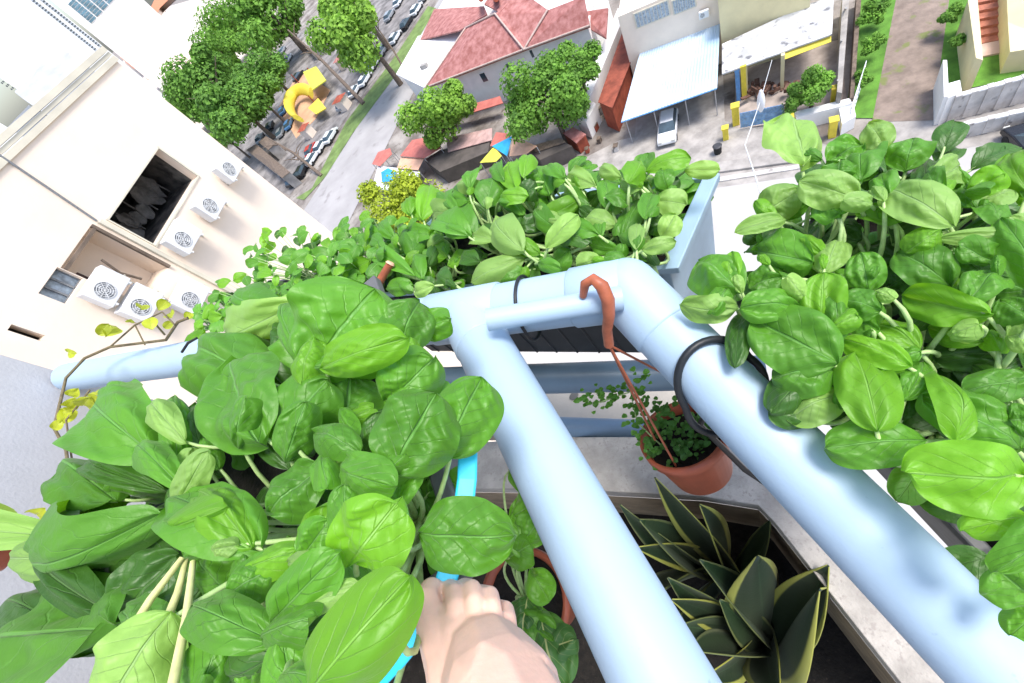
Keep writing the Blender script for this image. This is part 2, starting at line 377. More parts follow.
bay(opD, 'vent', void, .4)
cn = MB(); s_c = wl(97, 221)[0]
cn.tube([hit(-8, 150, P0 - nn * .04, nn), hit(97, 221, P0 - nn * .04, nn)], .025, 8)
cn.build('conduit', acg, blk)
ld = MB(); zz = wl(98, 222)[1]; ld.box(wp(s_c, zz / 2, .05), .10, .12, zz, uu, nn, ZUP); ld.build('pilaster_strip', creamt, blk)
# outdoor units
def make_ac():
    r = thing('air_conditioner', 'x', 'outdoor unit', (0, 0, 0), 'outdoor air units on the cream wall')
    b = MB(); b.box((0, 0, 0), .82, .32, .60); b.build('casing', acw, r, bevel=.02)
    b = MB(); n = 28; c = V((-.12, -.166, 0)); vs = [c + V((math.cos(2 * math.pi * k / n) * .2, 0, math.sin(2 * math.pi * k / n) * .2)) for k in range(n)]
    b.add(vs, [tuple(range(n))]); b.build('fan_recess', acg, r)
    b = MB()
    for q in (.06, .105, .15, .195):
        pts = [c + V((math.cos(2 * math.pi * k / n) * q, -.008, math.sin(2 * math.pi * k / n) * q)) for k in range(n + 1)]; b.tube(pts, .006, 5, cap=False)
    for k in range(8):
        an = math.pi * k / 4; b.tube([c + V((0, -.008, 0)), c + V((math.cos(an) * .2, -.008, math.sin(an) * .2))], .005, 5)
    b.build('fan_grille', acw, r)
    b = MB()
    for k in range(5):
        an = 2 * math.pi * k / 5; d = V((math.cos(an), 0, math.sin(an))); e = V((-math.sin(an), 0, math.cos(an)))
        b.add([c + d * .03 + V((0, -.003, 0)), c + d * .18 + e * -.04 + V((0, -.003, 0)), c + d * .18 + e * .06 + V((0, -.005, 0))], [(0, 1, 2)])
    b.build('fan', mat('fan_blade', (.42, .43, .44), .5), r)
    b = MB()
    for x in (-.3, .3): b.box((x, .06, -.32), .04, .5, .04).box((x, .29, -.2), .04, .04, .28)
    b.build('bracket', acw, r)
    b = MB(); b.tube([V((.41, .05, -.15)), V((.5, .05, -.2)), V((.5, .25, -.35)), V((.5, .27, -.5))], .022, 7); b.build('refrigerant_pipe', creamt, r)
    return r
ac = make_ac(); rzw = math.atan2(uu.y, uu.x)
if V((0, -1, 0)).x * 0 + (Matrix.Rotation(rzw, 3, 'Z') @ V((0, -1, 0))).dot(nn) > 0: rzw += math.pi
acl = [((222, 171), 'smallest looking white outdoor air unit, beside the lower far corner of the dark bay', .92), ((203, 207), 'white unit, middle of the row of three under the dark bay', .98), ((176, 240), 'white outdoor unit, nearest of the row of three under the dark bay', 1.0),
       ((183, 299), 'lowest white outdoor air unit, right of the two others around the recess', 1.05), ((134, 306), 'white outdoor air unit between two others below the recess, partly behind yellow vine', 1.0), ((99, 290), 'white outdoor air unit right beside the curtained window', .98)]
for i, ((x, y), lb, sc) in enumerate(acl):
    o = ac if i == 0 else copy_tree(ac); s, z = wl(x, y); o.location = wp(s, z, .30); o.rotation_euler.z = rzw; o.scale = (sc,) * 3; o['label'] = lb

# ---------------------------------------------------------------- far towers
def az(px, py, D, z):
    r = ray(px, py); r.z = 0; r.normalize(); return V((r.x * D, r.y * D, z))
def tower(pa, pb, D, zb, zt, name, label, cat, mt, depth=30, win=None, base=None):
    A = az(*pa, D, 0); B = az(*pb, D, 0); u = (B - A); w = u.length; u.normalize(); n = u.cross(ZUP)
    if n.dot(A) < 0: n = -n
    r = thing(name, label, cat, (A + B) / 2)
    b = MB(); b.box((A + B) / 2 + n * depth / 2 + ZUP * (zb + zt) / 2, w, depth, zt - zb, u, n, ZUP); b.build('wall', mt, r)
    for (pc, qc, nx, nz, fx, fz, gm) in (win or []):       # grid of windows between two corners of the facade
        c0, c1 = hit(*pc, A, n), hit(*qc, A, n); s0, s1 = (c0 - A).dot(u), (c1 - A).dot(u); z0, z1 = c0.z, c1.z
        me0 = None
        for i in range(nx):
            for j in range(nz):
                q = A + u * lerp(s0, s1, (i + .5) / nx); q.z = lerp(z0, z1, (j + .5) / nz)
                if me0 is None:
                    me0 = MB().box(V((0, 0, 0)), abs(s1 - s0) / nx * fx, .3, abs(z1 - z0) / nz * fz, u, n, ZUP).build('window', gm, None); wo = me0
                else: wo = me0.copy(); COL.objects.link(wo)
                wo.parent = r; wo.location = q - n * .05 - ORG[r.name]
    return r, A, B, u, n
tower_white = mat('tower_white', (.92, .91, .89), .8, .04, .1)
winm = mat('far_window', (.10, .12, .14), .3, .2, .1)
tower((46, 108), (104, 47), 230, 0, 170, 'tower_block', 'tall plain white tower with one edge of small dark windows', 'building', tower_white, 25, [((104, 46), (24, -3), 2, 26, .42, .42, winm)])
tower((106, 45), (146, 2), 260, 0, 190, 'tower_block', 'white tower with a panel of blue glazed windows at the top left', 'building', tower_white, 25, [((91, 24), (92, -22), 4, 8, .86, .75, glassb)])
tower((-40, 205), (22, 136), 240, 0, 150, 'tower_block', 'white tower with rows of small grey windows at the left edge', 'building', tower_white, 25, [((24, 88), (-26, 66), 5, 9, .6, .4, winm)])
tower((-10, 160), (40, 112), 300, 0, 34, 'low_block', 'low pale podium behind the parapet of the cream block', 'building', whitep, 60)
# barrel roofed hall
A = az(36, 108, 150, 0); B = az(82, 62, 150, 0); u = (B - A).normalized(); n = u.cross(ZUP); n = n if n.dot(A) > 0 else -n
hall = thing('barrel_roof_hall', 'grey barrel roofed hall just beyond the parapet', 'building', (A + B) / 2)
b = MB(); b.box((A + B) / 2 + n * 12 + ZUP * 14, (B - A).length, 24, 28, u, n, ZUP); b.build('wall', whitep, hall)
b = MB(); K = 12; w = (B - A).length; vs = []
for e in (0, 1):
    for k in range(K + 1):
        a_ = math.pi * k / K; vs.append(A + u * (w * e) + n * (12 - 12.6 * math.cos(a_)) + ZUP * (28.02 + 7 * math.sin(a_)))
fs = [(k, k + 1, k + K + 2, k + K + 1) for k in range(K)] + [tuple(range(K + 1))[::-1], tuple(range(K + 1, 2 * K + 2))]
b.add(vs, fs, smooth=False); b.build('roof', mat('grey_sheet_roof', (.40, .41, .43), .5, .15, .3), hall)

# ---------------------------------------------------------------- trees
def crown_mesh(c, rx, rz, n, leaf, rnd, lobes=9):
    b = MB(); lob = []
    for k in range(lobes):
        d = V((rnd.gauss(0, 1), rnd.gauss(0, 1), rnd.gauss(0, .7))).normalized() * rnd.uniform(.45, .85)
        lob.append((c + V((d.x * rx, d.y * rx, d.z * rz)), rnd.uniform(.20, .46) * rx))
    lob.append((c, rx * .55))
    n = int(n * 1.5); leaf *= .8
    for k in range(n):
        lc, lr = rnd.choice(lob)
        d = V((rnd.gauss(0, 1), rnd.gauss(0, 1), rnd.gauss(0, 1))).normalized()
        p = lc + V((d.x, d.y, d.z * rz / rx * 1.1)) * lr * rnd.uniform(.6, 1.15)
        nrm = (d * 1.0 + V((rnd.gauss(0, .5), rnd.gauss(0, .5), rnd.gauss(0, .5) + .35))).normalized()
        s = nrm.orthogonal().normalized(); s = Matrix.Rotation(rnd.uniform(0, 6.28), 3, nrm) @ s; t = nrm.cross(s); q = leaf * rnd.uniform(.6, 1.4)
        b.add([p - s * q - t * q * .3, p - t * q * .75, p + s * q - t * q * .1, p + t * q * .8 + nrm * q * .2], [(0, 1, 2, 3)])
    return b
def tree(px, py, zc, rpx, label, mt, name='broadleaf_tree', seed=1, n=2600, leaf=.3, flat_=.8, group=None, trunk=True, lobes=9, cat='tree'):
    if cat == 'tree': rpx *= 1.22; n = int(n * 1.35)
    rnd = random.Random(seed); c = G(px, py, zc); dep = (c - CAM).dot(KF); rm = rpx * dep / F
    r = thing(name, label, cat, (c.x, c.y, 0), group)
    crown_mesh(c, rm, min(rm * flat_, zc * .8), n, leaf * (rm / 4) ** .35, rnd, lobes).build('crown', mt, r, fixn=False)
    if trunk:
        b = MB(); tr0 = max(.12, rm * .05); top = V((c.x, c.y, zc)); base = V((c.x + rm * .05, c.y, 0))
        b.tube([base, base.lerp(top, .5) + V((.1, .05, 0)), top], [tr0 * 1.5, tr0, tr0 * .5], 8)
        for k in range(5):
            a_ = 6.28 * k / 5 + rnd.random(); q = base.lerp(top, rnd.uniform(.45, .75)); e = c + V((math.cos(a_) * rm * .6, math.sin(a_) * rm * .6, rnd.uniform(-.1, .35) * rm)); b.tube([q, q.lerp(e, .5) + V((0, 0, .2)), e], [tr0 * .6, tr0 * .4, tr0 * .15], 6)
        b.build('trunk', bark, r)
    return r
tg = 'trees around the car park'
tree(206, 84, 11, 37, 'tall dark green tree in front of the orange roofs', tf_dark, seed=11, n=4200, leaf=.42, group=tg)
tree(238, 108, 9, 30, 'dark green tree between the orange roofs and the playground', tf_dark, seed=12, n=3600, leaf=.4, group=tg)
tree(186, 108, 8, 22, 'mid green tree touching the edge of the cream block below the orange roof', tf_mid, seed=13, n=2600, leaf=.4, group=tg)
tree(222, 136, 7, 15, 'small bright yellow green tree at the edge of the cream block', tf_light, seed=14, n=2000, leaf=.3, group=tg)
tree(232, 22, 11, 30, 'bright green tree at the top left beyond the car park', tf_mid, seed=15, n=3200, leaf=.45, group=tg)
tree(272, 16, 11, 34, 'broad green tree at the top edge left of the brown trunks', tf_mid, seed=16, n=3600, leaf=.42, group=tg)
tree(262, 66, 9, 22, 'shaded green tree above the playground', tf_dark, seed=17, n=2400, leaf=.36, group=tg)
tree(352, 22, 12, 36, 'bright green round tree at the top edge beside the street with parked cars', tf_light, seed=18, n=4200, leaf=.34, group=tg)
tree(346, -8, 12, 30, 'green tree cut off by the top edge behind the bright round tree', tf_mid, seed=19, n=2000, leaf=.4, group=tg)
tree(256, 96, 8, 19, 'dark green tree at the left edge of the playground', tf_dark, seed=51, n=2600, leaf=.36, group=tg)
tree(218, 52, 10, 24, 'mid green tree between the orange roof and the top left trees', tf_mid, seed=52, n=3000, leaf=.4, group=tg)
tree(190, 84, 8, 19, 'tree whose crown covers the end of the orange roof', tf_dark, seed=53, n=2400, leaf=.4, group=tg)
tree(162, 118, 5, 12, 'low green tree half hidden by the cream block', tf_mid, seed=20, n=1000, leaf=.3, group=tg)
tree(441, 120, 5.5, 31, 'round light green tree left of the white house', tf_light, seed=21, n=5200, leaf=.24, flat_=.8)
tree(545, 98, 6, 36, 'large dark green tree in front of the white house', tf_mid, seed=22, n=7500, leaf=.2, lobes=14)
tree(574, 62, 6.5, 23, 'narrow green tree rising behind the large tree at the white house', tf_mid, seed=23, n=3600, leaf=.2)
tree(392, 208, 5.5, 40, 'yellow green tree between the leafy planter and the street', tf_yellow, seed=24, n=5200, leaf=.2)
tree(425, 214, 5, 20, 'small yellow green tree partly behind the leafy planter', tf_yellow, seed=25, n=2400, leaf=.2)
tree(812, 88, 2.4, 21, 'leafy green shrub growing in the courtyard', tf_mid, 'garden_shrub', seed=26, n=3600, leaf=.16, cat='shrub')
tree(790, 106, 1.6, 13, 'low green shrub beside the blue gate', tf_mid, 'garden_shrub', seed=27, n=1800, leaf=.14, cat='shrub')
for i, (x, y, r_px, lb) in enumerate([(876, 14, 15, 'green hedge shrub at the top of the row beside the dirt track'), (872, 44, 11, 'green hedge shrub in the middle of the row beside the dirt track'), (862, 78, 9, 'small green shrub at the low end of the row beside the dirt track'), (950, 14, 11, 'green shrub right of the dirt track near the brick steps'), (958, 42, 7, 'small pale shrub on the lawn corner by the dirt track')]):
    tree(x, y, 1.5, r_px, lb, tf_mid, 'hedge_shrub', seed=40 + i, n=1500, leaf=.16, trunk=False, group='shrubs along the dirt track', cat='shrub')
for i, (x, y, rp) in enumerate([(8, 132, 13), (28, 116, 9), (44, 102, 6)]):
    c = az(x, y, 60, 0); zc = 30 + ray(x, y).z / math.hypot(ray(x, y).x, ray(x, y).y) * 60 - 2
    r = thing('roof_garden_tree', ['largest green tree top at the left edge beyond the parapet', 'middle green tree top beyond the parapet at the left', 'smallest dark tree top beyond the parapet next to the barrel roof'][i], 'tree', (c.x, c.y, 0), 'tree tops beyond the parapet')
    crown_mesh(V((c.x, c.y, zc)), rp * .14, rp * .12, 1200, .16, random.Random(60 + i)).build('crown', tf_mid, r, fixn=False)
    MB().tube([V((c.x, c.y, 0)), V((c.x, c.y, zc))], [.4, .15], 8).build('trunk', bark, r)

# ---------------------------------------------------------------- low buildings at the far left
def roofbuilding(name, label, px, z, wallm, roofm, lift=1.5, cat='building', eave=.3):
    top = [G(x, y, z) for x, y in px]; c = sum(top, V((0, 0, 0))) / len(top)
    r = thing(name, label, cat, (c.x, c.y, 0))
    b = MB(); b.prism([p.lerp(c, .04) - ZUP * .05 for p in top], 0); b.build('wall', wallm, r)
    b = MB(); n = len(top); ap = V((c.x, c.y, z + lift)); b.add(top + [ap], [(i, (i + 1) % n, n) for i in range(n)]); b.add([p - ZUP * .04 for p in top], [tuple(range(n))[::-1]]); b.build('roof', roofm, r)
    return r
roofbuilding('pavilion', 'small pale pavilion with an ochre and orange roof beside the parapet', [(120, 57), (141, 38), (147, 52), (134, 69)], 8, cream, roofo, 1.0)
roofbuilding('orange_roof_house', 'long low house with an orange red roof behind the dark trees', [(146, 79), (167, 52), (196, 50), (226, 50), (222, 62), (196, 78), (172, 90)], 7, cream, roofo, 2.5)
roofbuilding('orange_roof_house', 'narrow orange roof at the top edge beside the white tower', [(146, 18), (156, -4), (176, -8), (160, 8), (150, 24)], 8, cream, roofo, .5)

# ---------------------------------------------------------------- white house with the red roofs
def Pz(x, y, z): return G(x, y, z)
house = thing('white_house', 'white two storey house with red tiled hip roofs', 'house', G(500, 100))
EL, ER = Pz(427, 86, 5.6), Pz(522, 49, 5.6); ER2 = Pz(588, 27, 5.6)
b = MB(); b.prism([EL.lerp(ER, .02), ER, ER2, Pz(600, -30, 5.6), Pz(470, -40, 5.6), Pz(418, 40, 5.6), Pz(399, 72, 5.6)], 0); b.build('wall', white, house)
roofs = [[(425, 88, 5.75), (524, 50, 5.75), (495, 14, 8.6), (466, 28, 7.4)],
         [(524, 50, 5.75), (495, 14, 8.6), (520, -10, 8.6), (548, 10, 7.3)],
         [(521, 51, 5.75), (590, 26, 5.75), (584, -4, 7.8), (548, 10, 7.3)],
         [(420, 40, 5.8), (460, 30, 7.3), (487, 14, 7.6), (484, 6, 6.6), (434, 9, 5.8)],
         [(500, 12, 8.5), (484, 4, 7.4), (500, -20, 7.4), (530, -20, 8.6), (520, -10, 8.6)],
         [(581, 12, 5.8), (608, 8, 5.8), (606, 38, 4.6), (586, 26, 5.0)]]
for q in roofs:
    b = MB(); b.plate([Pz(*p) for p in q], .18); b.build('roof', rooft, house)
b = MB()
for A_, B_ in (((425, 88, 5.8), (524, 50, 5.8)), ((495, 14, 8.65), (524, 50, 5.85)), ((466, 28, 7.45), (495, 14, 8.65)), ((425, 88, 5.85), (466, 28, 7.45)), ((524, 50, 5.85), (590, 26, 5.8)), ((524, 50, 5.85), (548, 10, 7.4))):
    b.tube([Pz(*A_) + ZUP * .06, Pz(*B_) + ZUP * .06], .13, 6)
b.build('ridge_tiles', mat('ridge', (.50, .38, .33), .8, .2, 3), house)
b = MB(); b.plate([Pz(396, 74, 5.8), Pz(427, 89, 5.8), Pz(466, 27, 5.8), Pz(418, 36, 5.8)], .25); b.build('flat_roof', white, house)
eN = (ER - EL); eU = eN.normalized(); eNn = eU.cross(ZUP)
if eNn.dot(EL - CAM) < 0: eNn = -eNn
for i, (x, y, w_, h_) in enumerate([(460, 86, .7, 1.1), (484, 77, .8, 1.15), (510, 67, .8, 1.1), (533, 53, .6, .9), (544, 48, .6, .9), (575, 40, .5, .8)]):
    p = hit(x, y, EL, eNn)
    f_w = MB(); f_w.box(p - eNn * .02, w_ + .16, .12, h_ + .16, eU, eNn, ZUP); fo = f_w.build('window', white, house)
    MB().box(p - eNn * .06, w_, .08, h_, eU, eNn, ZUP).build('pane', glass, fo)
b = MB(); b.box(hit(415, 62, EL, eNn) * 0 + Pz(424, 66, 6.1), 1.2, .6, .5, eU, eNn, ZUP); b.build('roof_vent', conc, house)
b = MB(); b.plate([Pz(445, 112, 2.2), Pz(500, 96, 2.2), Pz(503, 103, 2.0), Pz(448, 120, 2.0)], .1); b.build('porch_roof', tarpr, house)
for x in (481, 496):
    MB().tube([Pz(x, -2, 7.2), Pz(x, -2, 9.4)], .42, 10).build('chimney', brick, house)
# narrow brick lean-to and its white walls
lt = thing('brick_shed', 'long narrow shed with a brick red roof between two white walls', 'shed', G(615, 90))
MB().prism([Pz(599, 101, 3.2), Pz(611, 106, 3.2), Pz(636, 46, 3.2), Pz(625, 26, 3.2)], 0).build('wall', brick, lt)
MB().plate([Pz(598, 102, 3.4), Pz(612, 108, 3.4), Pz(637, 46, 3.4), Pz(625, 24, 3.4)], .1).build('roof', mat('shed_roof', (.28, .07, .04), .8, .35, 1.2), lt)
bw = thing('boundary_wall', 'white boundary wall running beside the brick red shed roof', 'wall', G(600, 90))
b = MB(); b.prism([Pz(580, 98, 3), Pz(588, 101, 3), Pz(625, 14, 3), Pz(618, 8, 3)], 0); b.build('wall', white, bw)
b = MB(); b.prism([Pz(576, 118, 2.2), Pz(586, 122, 2.2), Pz(596, 104, 2.2), Pz(588, 98, 2.2)], 0); b.build('gate_pier', white, bw)
# ---------------------------------------------------------------- cream house behind the awning
ch = thing('cream_house', 'cream house with louvred windows above the blue white awning', 'house', G(680, 50))
CL, CR = Pz(636, 54, 4.0), Pz(722, 22, 4.0); cu = (CR - CL).normalized(); cn_ = cu.cross(ZUP); cn_ = cn_ if cn_.dot(CL - CAM) > 0 else -cn_
CL2, CR2 = CL - cu * .8, CR + cu * .3
b = MB(); b.box((CL2 + CR2) / 2 + cn_ * 6 + ZUP * (8 / 2 - 4.0), (CR2 - CL2).length, 12, 8.0, cu, cn_, ZUP); b.build('wall', cream, ch)
for i, (x, y, w_, h_) in enumerate([(652, 14, 3.0, 1.2), (684, 3, 1.8, 1.1)]):
    p = hit(x, y, CL2, cn_); fo = MB().box(p - cn_ * .03, w_ + .2, .16, h_ + .2, cu, cn_, ZUP).build('window', creamt, ch)
    bb_ = MB()
    for k in range(9): bb_.box(p - cn_ * .10 + cu * ((k - 4) * w_ / 9), w_ / 9 * .8, .06, h_, cu, cn_, ZUP)
    bb_.build('louvre_pane', curtain, fo)
o = copy_tree(ac); o.location = hit(704, 12, CL2, cn_) - cn_ * .3; o.rotation_euler.z = math.atan2(cu.y, cu.x) + (0 if (Matrix.Rotation(math.atan2(cu.y, cu.x), 3, 'Z') @ V((0, -1, 0))).dot(cn_) < 0 else math.pi); o.scale = (1, 1, 1)
o['label'] = 'white outdoor air unit on the cream house beside the yellow wall'; o['group'] = 'outdoor air units on the cream house'; del o['group']
# awning
aw = thing('carport_awning', 'large blue white sheet awning sloping down from the cream house', 'awning', G(670, 110))
q = [Pz(640, 52, 3.9), Pz(720, 24, 3.9), Pz(717, 88, 3.0), Pz(621, 122, 3.0)]
b = MB(); K = 60; vs = []
for i in range(K + 1):
    t = i / K; a_ = q[0].lerp(q[1], t); c2 = q[3].lerp(q[2], t); dz = ZUP * (.05 * math.sin(i * math.pi))
    dz = ZUP * (.04 if i % 2 else 0); vs += [a_ + dz, c2 + dz]
b.add(vs, [(2 * i, 2 * i + 2, 2 * i + 3, 2 * i + 1) for i in range(K)]); o_ = b.build('sheet', awnm, aw); sm = o_.modifiers.new('t', 'SOLIDIFY'); sm.thickness = .04
b = MB()
for t in (.04, .35, .68, .97):
    p = q[3].lerp(q[2], t) - ZUP * .08 + (q[0] - q[3]).normalized() * .3; b.tube([V((p.x, p.y, 0)), p], .05, 8)
b.build('post', steel, aw)
b = MB(); b.tube([q[3] - ZUP * .06, q[2] - ZUP * .06], .06, 6); b.build('gutter', bluep, aw)
# yellow walled annexe and weathered roof
an = thing('yellow_annexe', 'pale yellow annexe with a weathered grey sheet roof and yellow fascia', 'building', G(780, 60))
YL, YR = Pz(724, 30, 4.4), Pz(806, 2, 4.4); yu = (YR - YL).normalized(); yn = yu.cross(ZUP); yn = yn if yn.dot(YL - CAM) > 0 else -yn
MB().box((YL + YR) / 2 + yn * 5.2 + ZUP * (3.5 - 4.4), (YR - YL).length + .6, 10, 7, yu, yn, ZUP).build('wall', yelloww, an)
MB().plate([Pz(722, 44, 3.8), Pz(808, 4, 3.8), Pz(834, -4, 3.8), Pz(832, 34, 3.3), Pz(722, 74, 3.3)], .12).build('sheet_roof', greyroof, an)
MB().add([Pz(781, 50, 3.25), Pz(831, 31, 3.25), Pz(831, 42, 2.75), Pz(784, 60, 2.75)], [(0, 1, 2, 3)]).build('fascia', yellowp, an).modifiers.new('t', 'SOLIDIFY').thickness = .08
for x, y in ((745, 62), (783, 52)): MB().prism([Pz(x - 2, y, 3.2), Pz(x + 2, y - 1, 3.2), Pz(x + 2, y + 3, 3.2), Pz(x - 2, y + 4, 3.2)], 0).build('pillar', yelloww, an)
jw = thing('junk_pile', 'brown heap of stored furniture in the shade of the weathered roof', 'junk pile', G(772, 90)); rj = random.Random(9); b = MB()
for k in range(40):
    p = G(rj.uniform(745, 800), rj.uniform(82, 98), rj.uniform(.1, 1.0)); an_ = rj.uniform(0, 3); b.box(p, rj.uniform(.15, .8), rj.uniform(.1, .4), rj.uniform(.06, .4), (math.cos(an_), math.sin(an_), .2), (-math.sin(an_), math.cos(an_), 0))
b.build('boards', mat('old_boards', (.16, .085, .06), .85, .5, 2), jw)
# gate, posts
def post(x, y, z, w, mt, name, label, cat='post', x2=None, y2=None):
    p = G(x, y, z); r = thing(name, label, cat, (p.x, p.y, 0))
    MB().box((p.x, p.y, z / 2), w, w, z, cu, cn_, ZUP).build('shaft', mt, r, bevel=.02)
    MB().box((p.x, p.y, z + .06), w * 1.25, w * 1.25, .12, cu, cn_, ZUP).build('cap', mt, r, bevel=.02)
post(737, 70, 3.0, .35, bluep, 'gate_post', 'blue painted post under the weathered roof')
post(743, 66, 3.2, .4, yellowp, 'gate_post', 'tall yellow painted post at the courtyard corner')
post(735, 106, 1.9, .55, yellowp, 'gate_pier', 'yellow gate pier topping the left end of the blue gate')
post(725, 128, 1.2, .45, yellowp, 'gate_pier', 'low yellow pier nearest the pale road')
post(790, 117, 1.5, .45, yellowp, 'gate_pier', 'yellow gate pier at the right end of the blue gate')
post(835, 88, 1.8, .4, yellowp, 'gate_pier', 'yellow post beside the long concrete wall')
post(834, 120, 1.5, .5, yellowp, 'gate_pier', 'yellow pier on the white courtyard wall')
gt = thing('blue_gate', 'wide blue mesh gate of the courtyard', 'gate', G(760, 130))
gA, gB = Pz(740, 113, 1.7), Pz(784, 104, 1.7); b = MB()
for t in [i / 14 for i in range(15)]: p = gA.lerp(gB, t); b.tube([p, V((p.x, p.y, .15))], .025, 6)
for z in (1.65, 1.2, .7, .2): b.tube([V((gA.x, gA.y, z)), V((gB.x, gB.y, z))], .03, 6)
b.build('bars', bluep, gt)
MB().add([V((gA.x, gA.y, .2)), V((gB.x, gB.y, .2)), V((gB.x, gB.y, 1.6)), V((gA.x, gA.y, 1.6))], [(0, 1, 2, 3)]).build('panel', mat('faded_blue_sheet', (.22, .36, .52), .7, .4, 3), gt).modifiers.new('t', 'SOLIDIFY').thickness = .02
yw = thing('courtyard_wall', 'white courtyard wall right of the blue gate', 'wall', G(815, 120))
MB().prism([Pz(794, 112, 1.3), Pz(850, 98, 1.3), Pz(852, 103, 1.3), Pz(796, 118, 1.3)], 0).build('wall', white, yw)
MB().prism([Pz(838, 102, 1.1), Pz(852, 98, 1.1), Pz(856, 116, 1.1), Pz(842, 124, 1.1)], 0).build('gate_pier', white, yw)
lg = thing('lattice_gate', 'pale grey lattice gate standing open beside the courtyard wall', 'gate', G(860, 110)); b = MB()
lA, lB = Pz(848, 128, .1), Pz(862, 84, .1)
for t in [i / 10 for i in range(11)]: p = lA.lerp(lB, t); b.tube([p, p + ZUP * 1.9], .03, 6)
for z in [.1, .5, .9, 1.3, 1.7, 1.95]: b.tube([lA + ZUP * z, lB + ZUP * z], .03, 6)
b.build('lattice', whitep, lg)
cw = thing('boundary_wall', 'long weathered concrete wall with posts between the annexe and the hedge', 'wall', G(845, 60))
MB().prism([Pz(837, 92, 2.2), Pz(842, 93, 2.2), Pz(850, -10, 2.2), Pz(843, -10, 2.2)], 0).build('wall', conc, cw)
MB().prism([Pz(850, 98, 1.4), Pz(854, 98, 1.4), Pz(862, -10, 1.4), Pz(857, -10, 1.4)], 0).build('low_wall', wood, cw)
for i, (x, y) in enumerate([(838, 80), (842, 40), (846, 8)]):
    MB().tube([Pz(x, y, 2.2), Pz(x, y, 3.6)], .07, 6).build('post', wallst, cw)
# right hand side: house with brick steps, lawn, stained walls
rh = thing('stepped_house', 'cream house front with red brick steps at the top right', 'house', G(1000, 50))
MB().prism([Pz(968, 0, 2.6), Pz(976, 58, 2.6), Pz(983, 60, 2.6), Pz(977, -8, 2.6)], 0).build('side_wall', yelloww, rh)
MB().prism([Pz(1008, 22, 1.6), Pz(1010, 52, 1.6), Pz(1060, 44, 1.6), Pz(1060, -20, 2.4), Pz(1006, -20, 2.4)], 0).build('wall', yelloww, rh)
st_ = MB()
for k in range(7):
    t0, t1 = k / 7, (k + 1) / 7; y0, y1 = lerp(44, -14, t0), lerp(44, -14, t1)
    st_.prism([Pz(978, y0, .2 + .2 * k), Pz(1008, y0 - 6, .2 + .2 * k), Pz(1007, y1 - 6, .2 + .2 * k), Pz(977, y1, .2 + .2 * k)], 0)
st_.build('steps', mat('step_brick', (.45, .17, .11), .85, .3, 2.5), rh)
MB().prism([Pz(974, 58, .18), Pz(1012, 50, .18), Pz(1010, 38, .18), Pz(977, 45, .18)], 0).build('landing', mat('pink_tile', (.62, .45, .38), .8, .15, 2), rh)
def stonewall(pts, z, name, label, th=.25, panels=6, cap=True):
    A_, B_ = Pz(*pts[0], z), Pz(*pts[1], z); u_ = (B_ - A_); Ln = u_.length; u_.normalize(); n_ = u_.cross(ZUP)
    r = thing(name, label, 'wall', V((A_.x, A_.y, 0)))
    MB().box((A_ + B_) / 2 - ZUP * z / 2, Ln, th, z, u_, n_, ZUP).build('wall', wallst, r)
    MB().box((A_ + B_) / 2 + ZUP * .05, Ln + .1, th * 1.3, .1, u_, n_, ZUP).build('coping', white, r)
    b = MB()
    for k in range(panels + 1): p = A_.lerp(B_, k / panels); b.box(p - ZUP * (z / 2) + ZUP * .12, th * 1.25, th * 1.5, z + .02, u_, n_, ZUP)
    b.build('piers', wallst, r)
stonewall([(958, 96), (1080, 62)], 2.0, 'garden_wall', 'upper stained white garden wall below the lawn', panels=7)
stonewall([(950, 128), (1080, 98)], 1.1, 'garden_wall', 'lower stained white wall along the pale road', panels=6)
gp = thing('gate_pier', 'tall white pier at the left end of the garden walls', 'pier', G(945, 110))
MB().prism([Pz(943, 60, 2.3), Pz(947, 60, 2.3), Pz(949, 96, 2.3), Pz(944, 97, 2.3)], 0).build('wing_wall', white, gp)
MB().prism([Pz(946, 84, 2.2), Pz(960, 80, 2.2), Pz(962, 92, 2.2), Pz(948, 98, 2.2)], 0).build('pier', white, gp)
# culvert slab and kerb by the pale road
cv = thing('roadside_slab', 'stained concrete drain slab between the courtyard and the pale road', 'slab', G(745, 160))
MB().prism([Pz(716, 162, .25), Pz(800, 150, .25), Pz(803, 160, .25), Pz(716, 172, .25)], 0).build('slab', conc, cv, bevel=.05)
MB().prism([Pz(714, 178, .15), Pz(812, 162, .15), Pz(813, 166, .15), Pz(714, 182, .15)], 0).build('kerb', wallst, cv)
kb = MB(); kb.prism([Pz(560, 178, .14), Pz(700, 176, .14), Pz(700, 180, .14), Pz(560, 182, .14)], 0); kb.build('kerb', wallst, kind='structure')
# dustbin
db = thing('dustbin', 'small dark bin on the kerb beside the low yellow pier', 'bin', G(718, 153)); p = G(718, 153)
MB().tube([p, p + ZUP * .8], [.3, .36], 12).build('drum', rubber, db); MB().tube([p + ZUP * .8, p + ZUP * .88], [.4, .3], 12).build('lid', mat('bin_lid', (.05, .05, .055), .5), db)
